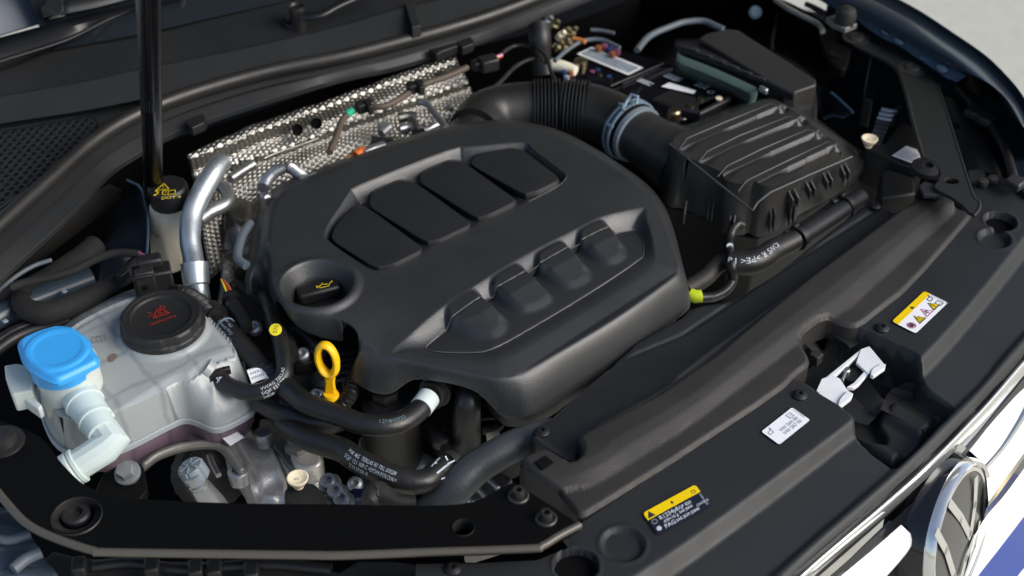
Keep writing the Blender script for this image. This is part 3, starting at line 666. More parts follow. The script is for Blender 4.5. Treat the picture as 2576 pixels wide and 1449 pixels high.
prism('rotary_catch', t(6, [(1210, 1400), (1290, 1310), (1370, 1350), (1300, 1430)]), zl-.006, zl-.022, M['black'], la, .002)
prism('spring', t(6, [(1230, 1340), (1245, 1350), (1215, 1420), (1200, 1405)]), zl-.002, zl-.010, M['steel'], la, .001)
lathe('pivot_bolt', P(*t(6, (1235, 1345)), zl-.004), [(.004, -.004), (.004, .001), (.003, .002), (.0005, .002)], M['steel'], la, n=12)
# dark facets inside the opening
lt = thing('latch_tray', 'dirty black plastic tray with folded facets beside the bonnet latch', 'plastic tray')
loft('tray_facet', [W(t(6, [(1060, 1035), (1240, 1150), (1260, 1180)]), -.012), W(t(6, [(1120, 1030), (1380, 1090), (1400, 1110)]), -.018), W(t(6, [(1150, 1180), (1290, 1190), (1370, 1170)]), -.034)], M['panel_dark'], lt, n=12)
loft('tray_facet', [W(t(9, [(1190, 180), (1300, 280), (1400, 310)]), -.03), W(t(9, [(1290, 90), (1400, 200), (1480, 230)]), -.042), W(t(9, [(1400, -30), (1500, 100), (1540, 120)]), -.034)], M['panel_dark'], lt, n=12)
loft('tray_facet', [W(t(9, [(1490, 190), (1720, 300), (1830, 360)]), -.030), W(t(9, [(1560, 60), (1790, 130), (1960, 190)]), -.040), W(t(9, [(1700, -20), (1880, 30), (2050, 110)]), -.026)], M['beam'], lt, n=14, mid=3)
loft('tray_facet', [W(t(6, [(890, 1120), (960, 1180), (1020, 1260)]), -.01), W(t(6, [(1000, 1050), (1040, 1110), (1060, 1200)]), -.04), W(t(6, [(1060, 985), (1080, 1040), (1100, 1120)]), -.02)], M['grimy'], lt, n=12)
box('tray_boss', P(*t(6, (1005, 1255)), -.012), .010, .010, .012, M['grimy'], lt, rot=45)

# ================================================================== lock carrier beam
ZB = .012
b_top = [(1303, 1160), (1312, 1151)]+t(8, [(1355, 560), (1520, 477), (1640, 540), (1740, 600), (1830, 520), (1765, 430), (1800, 380), (2576, -15)])+t(6, [(880, 700), (1290, 400), (1740, 60), (1850, 60), (1890, 75), (1915, 35), (1885, 0), (1900, -20), (2000, 0), (2040, 40), (2060, 100)])
b_ridge = t(6, [(2060, 130), (1290, 830), (1080, 965), (860, 1130)])+t(8, [(2576, 330), (1700, 868)])
b_low = t(6, [(2190, 175), (2150, 230), (1700, 742), (1490, 900), (1340, 1022), (1270, 1030), (1180, 1010), (1070, 970), (870, 1125), (905, 1180), (958, 1270), (950, 1320), (860, 1380)])+t(9, [(740, 60), (0, 545)])+t(8, [(2576, 548), (1855, 1000), (1810, 1010), (1770, 1000), (1690, 905), (1650, 860), (1500, 780), (1345, 640)])
bt = W2(b_top, ZB); 
topW = chaikin(np.vstack([W2(b_top, ZB), W2(b_ridge[:4], ZB), W2(b_ridge[4:], ZB)]), 1)
outB = chaikin(np.vstack([W2(b_top[1:], ZB-.006), W2(b_low, .001)]), 1)
crl = W2(t(6, [(2020, 60), (1260, 620), (200, 1448)])+t(8, [(2576, 100), (1650, 720)]), ZB); rg = W2(b_ridge, ZB)
rearline = W2([(1470, 1110)]+t(8, [(1800, 380), (2576, -15)])+t(6, [(880, 700), (1290, 400), (1740, 60), (1960, -90)]), ZB)
def beam_hf(X):
    din = sdf(X, topW, .05); out = band(X, outB, topW)
    q = ratio(X, rearline, rg)
    z = np.where(q < .60, ZB+.003, ZB+.003-(.003+ZB-.0055)*lin(q, .60, 1.0))-.0012*np.exp(-((q-.60)/.07)**2)
    z = z-.0030*(1-sm(din, 0, .004))*(q < .55)
    shelf = .0055
    dt = -din
    zs = shelf-.0004*np.clip(dt/.01, 0, 4)
    dout = sdf(X, outB, .05)
    z = np.where(din > 0, z, zs)
    e = 1-sm(dout, 0, .004); return z-.004*e*e
bea = thing('lock_carrier_beam', 'long brownish grey plastic beam running diagonally between engine and front panel', 'plastic beam')
relief('beam_moulding', outB, beam_hf, M['beam'], bea, .0019, skirt=-.02)
box('slot', P(*t(8, (1530, 595)), ZB+.0035), .013, .011, .002, M['void'], bea, rot=40, bevel=.003)
rim = W(t(8, [(1345, 640), (1500, 785), (1650, 870), (1690, 905), (1770, 1005)]), -.003)
loft('end_face', [[p+Vector((0, 0, .012)) for p in rim], rim, [p-Vector((0, .0, .05)) for p in rim]], M['beam'], bea, n=16)
prism('beam_slot_edge', t(6, [(1860, 20), (1900, 5), (1915, 45), (1880, 70), (1820, 60)]), ZB+.004, ZB-.004, M['void'], bea, .001)

# shroud panel between engine and beam
rp = [(1338, 1092), (1345, 1078), (1375, 1065), (1400, 1040), (1450, 995), (1500, 950), (1552, 905), (1585, 878), (1610, 855), (1717, 800), (1740, 770), (1850, 752), (1900, 715), (1960, 680), (2060, 600)]+t(6, [(1380, 92), (1420, 86), (1530, 110), (1612, 160), (1760, 80), (1750, 120), (1290, 460), (880, 760), (0, 1400)])+t(8, [(2500, 60), (1830, 420), (1830, 520), (1740, 610), (1560, 500), (1450, 440)])
rpW = chaikin(W2(rp, -.006), 1); cl = W2(t(6, [(0, 1080), (530, 725), (1500, 110)]), -.006)
clr = W2([(1340, 1000), (1717, 843), (1894, 725), (2217, 520)], -.006)
def rp_hf(X):
    d = pdist(X, clr); g = sdf(X, rpW, .05)
    return -.006+.0035*sm(d, 0, .02)*0-.0022*np.exp(-(d/.0018)**2)+.003*sm(d, .0, .05)-.003*(1-sm(g, 0, .004))
shp = thing('fan_shroud_cover', 'smooth dark cover strip between the engine cover and the brownish beam', 'plastic cover')
relief('cover_strip', rpW, rp_hf, M['panel_dark'], shp, .002, skirt=-.05)
screw(shp, *t(6, (1455, 105)), -.003, .006)
screw(shp, *t(8, (1515, 360)), -.001, .0065)
loft('ribbed_edge', [W(t(8, [(1440, 420), (1560, 520), (1720, 610)]), -.002), W(t(8, [(1460, 400), (1580, 490), (1740, 585)]), .004), W(t(8, [(1500, 380), (1610, 470), (1750, 570)]), -.004)], M['panel_dark'], shp, n=12, mid=3)
# ================================================================== cowl
cw = thing('cowl_cover', 'long black plastic cowl trim with stepped ridges below the windscreen', 'cowl trim')
def T1(pts): return t(1, pts)
def T2(pts): return t(2, pts)
u0 = T1([(-300, 650), (0, 535), (290, 418), (1050, 283), (1500, 175), (2130, 22)])+T2([(0, -90), (700, -240)])
u1 = T1([(-300, 780), (0, 718), (600, 612), (1050, 513), (1900, 340), (2576, 180)])+T2([(470, 42), (1200, -110)])
u1b = T1([(-300, 795), (0, 735), (600, 628), (1050, 530), (1900, 357), (2576, 197)])+T2([(470, 62), (1200, -90)])
u2 = T1([(-300, 990), (0, 932), (600, 840), (1050, 752), (1480, 662), (1900, 560), (2576, 400)])+T2([(480, 285), (900, 160), (1500, -20)])
u3 = T1([(-300, 1010), (0, 950), (600, 858), (1050, 775), (1480, 690), (1900, 590), (2576, 430)])+T2([(480, 320), (900, 190), (1500, 10)])
loft('upper_tray', [W(u0, .085), W(u1, .075)], M['panel_dark'], cw, n=60, mid=2)
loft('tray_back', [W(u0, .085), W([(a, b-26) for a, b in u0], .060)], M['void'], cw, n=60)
loft('ridge_edge', [W(u1, .0752), W(u1b, .0775)], M['insert'], cw, n=60, mid=2)
loft('front_band', [W(u1b, .0775), W(u2, .066), W(u3, .052)], M['panel'], cw, n=60)
prism('joint_clip', T2([(470, 40), (545, 25), (560, 60), (600, 205), (535, 225), (520, 180), (485, 60)]), .081, .066, M['panel'], cw, .001, zpx=.078)
# perforated end of the cowl with real holes
vent_out = W2(T1([(-260, 1020), (0, 952), (600, 860), (1050, 777), (1400, 720), (1300, 745), (1050, 850), (800, 1000), (560, 1210), (330, 1440)])+t(4, [(-60, 330), (-300, 420)]), .050)
vreg = W2(T1([(-250, 1020), (0, 985), (630, 872), (700, 872), (772, 960), (700, 1020), (570, 1120), (400, 1290), (240, 1448)])+t(4, [(130, 20), (-40, 170), (-260, 260)]), .050)
hc = []; px = P(*T1([(300, 960)])[0], .05); ang = math.radians(17); sp = .0096
ax_ = np.array([math.cos(ang), math.sin(ang)]); ay_ = np.array([-math.sin(ang), math.cos(ang)])
for i in range(-40, 40):
    for j in range(-40, 40):
        c = np.array([px.x, px.y])+ax_*(i+.5*(j % 2))*sp+ay_*j*sp*.866
        hc.append(c)
hc = np.array(hc); k = sdf(hc, vreg, .05) > .0048; hc = hc[k]
hole_loops = [circ(c, .0035, 14) for c in hc]
slab('vent_panel', vent_out, hole_loops, .050, .003, M['panel'], cw, bevel=.0005)
slab('vent_shadow_sheet', vreg, [], .030, .002, M['void'], cw, bevel=0)  # black sheet added below so the vent holes look dark
pv = Print((0, 0, .050), (1, 0, 0), (0, 1, 0)); pr = pv; vr = chaikin(vreg, 2)
tube('vent_border', [Vector((p[0], p[1], .0503)) for p in vr[::3]]+[Vector((*vr[0], .0503))], .0009, M['panel'], cw, n=6, sub=1)
# bonnet seal
seal = T1([(-900, 2500), (-500, 2130), (-160, 1830), (140, 1560), (400, 1330), (620, 1130), (830, 975), (1050, 855), (1300, 750), (1620, 645), (2050, 530), (2576, 425)])+T2([(400, 325), (800, 215), (1150, 105), (1500, -30), (1800, -170)])
sl = thing('bonnet_seal', 'thick round rubber seal curving along the front edge of the cowl', 'rubber seal')
tube('seal_tube', W(seal, .062), .0078, M['rubber'], sl, n=20)
fl1 = T1([(-700, 2560), (-330, 2230), (0, 1930), (330, 1600), (580, 1370), (800, 1180), (1050, 1015), (1300, 880), (1620, 765), (2050, 640), (2576, 530)])+T2([(400, 430), (800, 320), (1150, 210), (1500, 70), (1900, -90)])
fl2 = T1([(-600, 2680), (-250, 2370), (60, 2050), (420, 1720), (640, 1500), (840, 1290), (1050, 1150), (1300, 1010), (1620, 885), (2050, 745), (2576, 592)])+T2([(400, 505), (800, 385), (1150, 265), (1500, 125), (1900, -30)])
loft('seal_foot', [W(seal, .056), W(fl1, .048)], M['panel_dark'], sl, n=70, mid=3)
fg = thing('cowl_flange', 'dark painted sheet metal flange with bright lower edge beneath the rubber seal', 'flange')
loft('flange_sheet', [W(fl1, .044), W(fl2, .036), [p+Vector((0, 0, -.006)) for p in W(fl2, .036)]], M['panel_dark'], fg, n=70)
tube('edge_bead', W(fl2, .0355), .0009, M['panel'], fg, n=8)
for q in ([(1395, 905), (1530, 853), (1560, 895), (1540, 925), (1450, 965), (1425, 950)],):
    prism('spring_clip', T1(q), .047, .036, M['black'], fg, .001)
for q in ([(860, 320), (970, 272), (1000, 300), (995, 330), (915, 360)], [(655, 372), (850, 320), (880, 345), (760, 385), (720, 410)]):
    prism('spring_clip', T2(q), .047, .036, M['black'], fg, .001)
# windscreen and wipers
ws = thing('windscreen', 'dark windscreen glass reflecting blue grey sky in the upper left corner', 'windscreen')
a0 = W([(120, 128), (350, 86), (500, 52), (720, 2), (1000, -60), (1500, -170)], .086)
loft('glass', [a0, [p+Vector((-.22, .45, .28)) for p in a0]], M['glass_dark'], ws, n=20)
nw_ = thing('sky_reflection_panel', 'blue grey panel added for the sky reflected in the extreme upper left corner', 'wing')  # added panel coloured as sky mirrored in the corner
loft('wing_skin', [W(T1([(-300, 380), (0, 268), (330, 170), (420, 140)]), .09), [p+Vector((-.15, .35, .10)) for p in W(T1([(-300, 380), (0, 268), (330, 170), (420, 140)]), .09)]], M['sky_reflection'], nw_, n=12, th=.002)
bn0 = W(T1([(-200, 300), (0, 262), (320, 172), (640, 60), (900, -60)]), .10)
wp = thing('wiper', 'wiper arm and blade lying in the upper left corner behind the gas strut', 'wiper')
loft('blade_cover', [W(T1([(-200, 330), (0, 285), (500, 150), (1050, 20), (1400, -60)]), .11), W(T1([(-200, 420), (0, 370), (500, 215), (1050, 60), (1400, -20)]), .108), W(T1([(-200, 530), (0, 455), (500, 300), (1050, 45), (1400, -10)]), .10), W(T1([(-200, 600), (0, 525), (290, 415), (800, 180), (1050, 90), (1400, 0)]), .09)], M['lip'], wp, n=30, th=.001)
loft('rubber_ridge', [W(T1([(-200, 520), (0, 445), (500, 285), (800, 140), (1050, 38)]), .1035), W(T1([(-200, 545), (0, 468), (500, 308), (800, 160), (1050, 50)]), .1035)], M['insert'], wp, n=30, th=.001)
shell('blade_tip', [W(T1([(310, 70), (480, -10), (500, 118), (345, 160), (325, 140)]), .112), W(T1([(300, 58), (370, 0), (470, -60), (480, 30), (470, 100), ]), .125)], M['insert'], wp, .002)
loft('wiper_blade', [W(T1([(470, 110), (760, 50), (1050, -30), (1300, -110)]), .114), W(T1([(460, 20), (760, -80), (1050, -150), (1300, -210)]), .122)], M['insert'], wp, n=16, th=.002)
wk = thing('wiper_spindle', 'round black wiper pivot cap with its arm at the top of the cowl', 'wiper')
c_ = P(*T1([(2225, 170)])[0], .08)
lathe('collar', c_, [(.013, -.004), (.0145, .002), (.0125, .003), (.0122, -.004)], M['panel'], wk, n=32)
lathe('pivot', P(*T1([(2250, 160)])[0], .085), [(.0095, -.01), (.0098, .006), (.0094, .016), (.0085, .020), (.0065, .0175), (.001, .0172)], M['black'], wk, n=32)
pp = P(*T1([(2290, 125)])[0], .10)
tube('wiper_arm', [pp, P(*T1([(2420, 110)])[0], .103), P(*T2([(0, 30)])[0], .106), P(*T2([(350, -120)])[0], .11)], [.0075, .0062, .006, .006], M['lip'], wk, n=12, flat=.6)

# ================================================================== gas strut
gs = thing('gas_strut', 'glossy black gas strut rising from the bay past the top left of the picture', 'gas strut')
p0 = P(386, 470, .015); p1 = P(372, -60, .40); d_ = (p1-p0).normalized()
tube('cylinder', [p0, p1+d_*.15], .0098, M['strut'], gs, n=28, smoothp=False)
lathe('end_socket', p0-d_*.012, [(.006, -.004), (.0085, 0), (.0095, .006), (.0105, .010), (.0105, .022), (.0098, .024)], M['black'], gs, d_, n=24)
lathe('ball_joint', p0-d_*.022, [(.001, -.008), (.006, -.006), (.008, 0), (.006, .006), (.001, .008)], M['steel'], gs, n=20)
pr = tubeprint([p0, p0.lerp(p1, .5), p1], .0099, .485, .1)
for k in range(6): pr.line([(.001, -.006+k*.0022), (.028-.004*(k % 3), -.006+k*.0022)], .0010)
pr.text('490 N', .030, -.004, .0055); pr.text('5NN 823', .030, .002, .004); pr.build('faded_lettering', M['ink_teal'], gs)

# ================================================================== heat shield
hs = thing('heat_shield', 'crumpled silver heat shield with embossed dimples on the bulkhead behind the engine', 'heat shield')
rows = [([(470, 390), (533, 360), (667, 303), (859, 240), (965, 200), (1000, 186), (1145, 138)], .030),
        ([(474, 402), (545, 375), (685, 318), (859, 258), (975, 215), (1015, 200), (1152, 155)], .026),
        ([(480, 428), (570, 392), (700, 345), (859, 290), (985, 245), (1030, 232), (1165, 180)], .008),
        ([(484, 448), (580, 415), (715, 375), (870, 312), (1000, 268), (1050, 250), (1178, 205)], .000),
        ([(488, 460), (590, 432), (720, 388), (875, 330), (1005, 285), (1060, 268), (1185, 222)], -.012),
        ([(498, 520), (610, 470), (740, 425), (885, 365), (1020, 320), (1080, 300), (1200, 262)], -.020),
        ([(510, 600), (630, 520), (760, 470), (900, 410), (1040, 360), (1120, 340), (1240, 300)], -.040),
        ([(530, 700), (650, 600), (790, 520), (930, 460), (1070, 410), (1160, 390), (1280, 350)], -.065)]
def uvsheet(name, rows, mtl, parent, n=90, mid=5, amp=.00045, th=.0008):
    cs = [resample(catmull(W(r, z), 6), n) for r, z in rows]
    cols = [catmull([c[i] for c in cs], mid) for i in range(n)]; R_ = len(cols[0])
    rnd = np.random.RandomState(3); bm = bmesh.new(); G = [[None]*n for _ in range(R_)]; uvs = {}
    vacc = [0.0]*n
    for r in range(R_):
        uacc = 0
        for i in range(n):
            p = cols[i][r].copy()
            if i: uacc += (cols[i][r]-cols[i-1][r]).length
            if r: vacc[i] += (cols[i][r]-cols[i][r-1]).length
            q = p*55
            p.z += amp*(math.sin(q.x*1.7+q.y)+math.sin(q.y*2.3-q.x*.7+1)+math.sin(q.x*4.1+q.z*3))
            v = bm.verts.new(p); G[r][i] = v; uvs[v] = (cols[i][0].x*1.05+.0*uacc, -vacc[i])
    uvl = bm.loops.layers.uv.new('UVMap')
    for r in range(R_-1):
        for i in range(n-1):
            f = bm.faces.new((G[r][i], G[r+1][i], G[r+1][i+1], G[r][i+1]))
            for l in f.loops: l[uvl].uv = uvs[l.vert]
    o = from_bm(name, bm, mtl, parent, None); solid(o, th, -1); return o
uvsheet('shield_sheet', rows, M['foil'], hs)
tube('folded_seam', W([(665, 398), (700, 383), (760, 363), (800, 348)], .004), .0012, M['foil'], hs, n=8)
for (u, v) in ((748, 326), (796, 310)):
    nn = (ray(u, v)*-1+Vector((0, 0, .1))).normalized()
    lathe('grommet_hole', P(u, v, .0215), [(.0064, -.008), (.0064, .0), (.0056, .0005), (.0052, -.003), (.0005, -.003)], M['void'], hs, nn, n=20)
ts = thing('turbo_shield', 'crinkled metal shield with shade in its colour beside the turbo between silver pipe and engine cover', 'heat shield')
FT = M['foil_shaded']
uvsheet('shield_sheet', [([(560, 640), (600, 610), (640, 580)], -.03), ([(555, 700), (600, 680), (640, 650)], -.04), ([(545, 780), (590, 770), (620, 740)], -.06), ([(560, 800), (610, 800), (640, 790)], -.09)], FT, ts, n=16, amp=.0015)
uvsheet('shield_sheet', [([(560, 500), (620, 470), (665, 470)], -.035), ([(565, 560), (615, 550), (650, 540)], -.03), ([(560, 640), (600, 640), (640, 620)], -.055)], FT, ts, n=16, amp=.003)

# wires and pipes in front of the shield
wr = thing('wiring_loom', 'brown taped wiring loom clipped along the heat shield with a green tape mark', 'wiring')
bw = T2([(-90, 1150), (-30, 1010), (0, 920), (60, 850), (180, 805), (330, 800), (480, 720), (600, 645), (800, 575), (950, 508)])
tube('loom', [P(u, v, .040) for u, v in bw], .0038, M['brown_wire'], wr, n=12)
tube('green_mark', [P(*T2([(35, 868)])[0], .0405), P(*T2([(80, 835)])[0], .0405)], .0044, M['green_tape'], wr, n=12, smoothp=False)
for q in ((175, 800), (560, 655)):
    c_ = P(*T2([q])[0], .043); box('loom_clip', c_, .020, .013, .012, M['black'], wr, rot=25, bevel=.002); box('clip_band', P(*T2([(q[0]+34, q[1]+10)])[0], .045), .006, .015, .012, M['black'], wr, rot=25, bevel=.001)
box('loom_clip', P(*T2([(750, 555)])[0], .034), .014, .004, .003, M['black'], wr, rot=20)
pc = thing('sensor_plug', 'black cable plug with pink and red wires at the far end of the heat shield', 'connector')
box('plug_body', P(*T2([(1110, 480)])[0], .035), .022, .017, .016, M['black'], pc, rot=25, bevel=.002)
box('plug_collar', P(*T2([(1030, 490)])[0], .033), .014, .013, .012, M['black'], pc, rot=25, bevel=.002)
for k in range(3): tube('wire', [P(*T2([(1140, 445+k*14)])[0], .036), P(*T2([(1180, 420+k*12)])[0], .037), P(*T2([(1215, 408+k*9)])[0], .037)], .0012, M[['pink_wire', 'cream', 'red'][k]], pc, n=6)
def hosething(name, label, cat, pts, z, r, m, n=14, tile=None, parent=None, extra=None):
    th = thing(name, label, cat) if parent is None else parent
    pp = W(t(tile, pts) if tile else pts, z); tube('hose_body', pp, r, M[m], th, n=n); return th, pp
hosething('cable', 'black cable arching from the plug over to the bulkhead post', 'cable', [(1215, 400), (1300, 350), (1400, 350), (1480, 400), (1520, 470)], .03, .0024, 'rubber', tile=2)
hosething('cable', 'long black cable sagging behind the air intake pipe', 'cable', [(990, 715), (1100, 690), (1200, 620), (1320, 500), (1460, 440), (1560, 470)], .02, .0024, 'rubber', tile=2)
hosething('cable', 'grey cable bending over the far left corner of the battery', 'cable', [(1610, 460), (1700, 380), (1820, 310), (1960, 300), (2100, 360)], .03, .0026, 'grey_wire', tile=2)
hosething('cable', 'thin grey cable lying high behind the battery terminal', 'cable', [(1880, 225), (1960, 230), (2060, 250)], .03, .0022, 'grey_wire', tile=2)
hosething('cable', 'short upright black cable dropping onto the ribbed intake bellows', 'cable', [(1480, 360), (1550, 440), (1580, 540), (1615, 610)], .045, .0024, 'rubber', tile=2)
hosething('hose', 'pale grey hose arching over the far corner of the bay', 'hose', [(2230, 380), (2330, 270), (2500, 195), (2600, 165), (2730, 160), (2830, 200), (2880, 220)], .03, .0040, 'grey_wire', tile=2)
hosething('hose', 'thin silver pipe dropping in front of the heat shield', 'pipe', [(590, 765), (650, 790), (700, 850), (790, 965)], .02, .0042, 'steel', tile=2)
hosething('hose', 'black rubber hose stub lying behind the rear edge of the engine cover', 'hose', [(230, 1060), (310, 1070), (390, 1085)], .012, .0055, 'hose', tile=2)
ss = thing('sensor', 'silver sensor with an orange collar tucked behind the engine cover', 'sensor')
tube('sensor_body', W(t(2, [(170, 1165), (240, 1130), (330, 1105)]), .02), .0062, M['steel'], ss, n=12)
tube('orange_collar', W(t(2, [(105, 1180), (150, 1150), (175, 1150)]), .021), .0062, M['orange'], ss, n=12)
tube('orange_lead', W(t(2, [(30, 1215), (80, 1195), (110, 1180)]), .018), .004, M['orange_wire'], ss, n=8)
for k, q in enumerate([(440, 900, .02, 'steel'), (500, 960, .015, 'steel'), (340, 960, .018, 'foil'), (540, 930, .014, 'brass')]):
    pass
tp = thing('turbo_pipework', 'jumble of shiny metal flanges and pipes behind the far side of the engine cover', 'pipework')
for (a, b, r) in (((300, 1010), (360, 960), .005), ((440, 975), (540, 960), .0045), ((430, 890), (560, 880), .006), ((530, 910), (560, 1000), .0055), ((620, 990), (760, 930), .004), ((790, 800), (830, 830), .0035)):
    tube('metal_pipe', W(t(2, [a, ((a[0]+b[0])/2+8, (a[1]+b[1])/2-8), b]), .005), r, M['foil' if r > .005 else 'steel'], tp, n=10)
for (u, v, r) in ((480, 965, .006), (610, 960, .005), (505, 880, .007), (330, 950, .008)):
    lathe('flange_nut', P(*t(2, (u, v)), .004), [(r, -.004), (r, .001), (r*.8, .003), (.001, .003)], M['steel'], tp, n=6)

al = thing('aluminium_pipe', 'thick dull silver aluminium pipe with a collar beside the brake fluid reservoir', 'pipe')
ap = W([(566, 400), (553, 407), (535, 430), (508, 470), (487, 510), (477, 550), (475, 600), (483, 640), (491, 676)], 0)
zz = [.035, .036, .034, .028, .02, .012, .004, -.004, -.010]
ap = [P(*q, z) for q, z in zip([(563, 406), (548, 418), (533, 440), (512, 475), (493, 512), (481, 552), (478, 600), (484, 640), (491, 680)], zz)]
tube('upper_bend', ap, [.0095, .0108, .0112, .0112, .0112, .0108, .0108], M['alu'], al, n=28)
cc = P(492, 690, -.012); dn = (P(496, 740, -.03)-P(489, 660, -.007)).normalized()
lathe('collar', cc, [(.0118, -.012), (.0142, -.0115), (.0142, .0), (.0135, .010), (.0118, .0115)], M['alu'], al, dn, n=32)
tube('lower_tube', [cc, P(503, 745, -.03), P(512, 800, -.06)], .0105, M['alu'], al, n=24)
sp_ = thing('exhaust_pipe', 'short polished steel pipe elbow right of the thick aluminium pipe', 'pipe')
tube('elbow', W(t(4, [(1500, 215), (1590, 150), (1690, 100), (1725, 50), (1700, -20), (1640, -60)]), -.0), .0075, M['steel'], sp_, n=18)
tube('bracket_rod', W(t(1, [(1740, 1350), (1830, 1290), (1910, 1240)]), .01), .0055, M['steel'], sp_, n=12)
cb = thing('braided_bellows', 'small corrugated silver flexible pipe at the rear corner of the engine cover', 'pipe')
bp_ = W(t(1, [(1985, 1420), (2020, 1350), (2090, 1290), (2180, 1265), (2250, 1310), (2300, 1350)]), .022)
tube('bellows', bp_, lambda s: .0056+.0011*math.cos(s*2*math.pi*26), M['steel'], cb, n=16, sub=36)
tube('end_pipe', W(t(1, [(2290, 1340), (2330, 1345), (2380, 1325)]), .022), .0055, M['steel'], cb, n=12)
lathe('end_nut', P(*t(4, (2005, 35)), .02), [(.0065, -.006), (.0065, .002), (.004, .004), (.001, .004)], M['steel'], cb, n=6)
hosething('hose', 'slender grey sensor cable hanging at the left edge of the engine cover', 'cable', [(1890, 235), (1830, 330), (1797, 440), (1800, 510), (1860, 555)], .015, .0048, 'grey_wire', tile=4)

# ================================================================== brake fluid reservoir
bf = thing('brake_fluid_reservoir', 'yellowish white brake fluid reservoir with a black cap behind the silver pipe', 'reservoir')
top = [(370, 512), (395, 500), (455, 498), (463, 530), (440, 540), (400, 553)]
mid_ = [(371, 560), (400, 550), (458, 552), (466, 590), (440, 600), (404, 590)]
s0 = W([(371, 512), (395, 500), (456, 500), (462, 512), (425, 528), (385, 520)], .008)
s1 = W([(372, 560), (395, 552), (458, 560), (463, 585), (407, 578), (385, 568)], -.018)
s2 = W([(376, 640), (395, 640), (462, 640), (464, 680), (432, 694), (398, 672)], -.072)
btk = shell('tank_body', [s2, s1, s0], M['brake_tank'], bf, .004)
bcap = lathe('cap', P(427, 498, .014), [(.0205, -.006), (.021, .006), (.0205, .014), (.018, .0165), (.001, .0165)], M['black'], bf, n=36, mod=lambda a, r, h: r*(1+.015*math.cos(20*a)))
O = P(424, 482, .0308); pr = Print(O, (math.cos(.12), math.sin(.12), 0), (-math.sin(.12), math.cos(.12), 0), Vector((0, 0, 1)))
pr.text('DOT 4', -.0065, -.0145, .0068); tri(pr, -.006, .009, .011, fill=False, wd=.0008, h=.0004); pr.text('!', -.0068, .006, .006)
pr.line([(-.006, -.005), (0, -.006), (.007, -.005), (.007, .002), (0, .001), (-.006, .002)], .0008, .0004, True); pr.line([(0, -.006), (0, .001)], .0006); pr.text('i', -.0035, -.004, .0055); pr.line([(-.014, -.006), (-.011, -.004), (-.0105, 0), (-.013, .002)], .002)
pr.build('cap_print', M['ink_yellow'], bcap)
O = P(381, 590, -.03); xd = (P(398, 600, -.035)-P(378, 586, -.03)).normalized(); pr = Print(O, xd, (0, .0, 1), Vector((0, -1, 0)))
pr.text('MAX', -.004, .004, .0075, .002); pr.line([(-.003, .014), (.004, .014)], .001, .002); pr.text('MIN', .006, -.052, .0075, .003); pr.line([(.006, -.056), (.013, -.056)], .001, .003); pr.build('level_marks', M['ink_black'], btk)
# ================================================================== intake duct, air filter box
du = thing('intake_duct', 'fat black air intake pipe with ribbed bellows behind the engine cover', 'air duct')
dp = [(1195, 330), (1215, 300), (1250, 282), (1300, 274), (1345, 272), (1409, 272), (1478, 277), (1525, 292), (1560, 310), (1590, 330)]
zc = -.006; dpw = W(dp, zc)
tube('duct_elbow', dpw[:5]+[P(1350, 272, zc)], .031, M['rubber'], du, n=36)
bl = [P(1343+k*13.5, 272+max(0, k-5)*1.0, zc) for k in range(11)]
tube('bellows', bl, lambda s: .0325+.0026*math.cos(s*2*math.pi*15), M['panel'], du, n=48, sub=18)
tube('duct_outlet', [P(1474, 277, zc), P(1510, 288, zc), P(1545, 303, zc), P(1575, 320, zc), P(1590, 330, zc)], .0325, M['rubber'], du, n=40)
tube('duct_start', W([(1150, 400), (1170, 360), (1195, 330)], -.01), [.026, .027, .027], M['rubber'], du, n=30)
cp = thing('hose_clamp', 'pale blue grey spring clamp round the mouth of the intake duct', 'hose clamp')
ca = P(1583, 325, zc); cdir = (P(1640, 362, zc)-P(1560, 308, zc)).normalized()
lathe('clamp_band', ca, [(.0345, -.0055), (.0368, -.0055), (.0368, -.0030), (.0348, -.0028), (.0345, -.0055)], M['clamp_blue'], cp, cdir, n=56)
lathe('clamp_band', ca, [(.0345, .0016), (.0370, .0016), (.0370, .0045), (.0348, .0047), (.0345, .0016)], M['clamp_blue'], cp, cdir, n=56)
bx, by, bz = basis(cdir)
for an in (math.radians(90), math.radians(150), math.radians(220)):
    e = (bx*math.cos(an)+by*math.sin(an)); box('clamp_bridge', ca+e*.0362, .004, .012, .0025, M['clamp_blue'], cp, ax=(bz.cross(e), bz, e), bevel=.0006)
ee = P(1590, 240, .03); 
tube('clamp_ear', [P(1570, 268, .034), P(1578, 252, .038), P(1589, 238, .043), P(1604, 243, .043), P(1600, 262, .036)], .0022, M['clamp_blue'], cp, n=8, smoothp=False)
tube('clamp_ear', [P(1558, 262, .034), P(1568, 266, .036), P(1567, 278, .034)], .0022, M['clamp_blue'], cp, n=8, smoothp=False)
tube('clamp_ear', [P(1572, 256, .036), P(1600, 250, .036)], .0018, M['clamp_blue'], cp, n=8, smoothp=False)

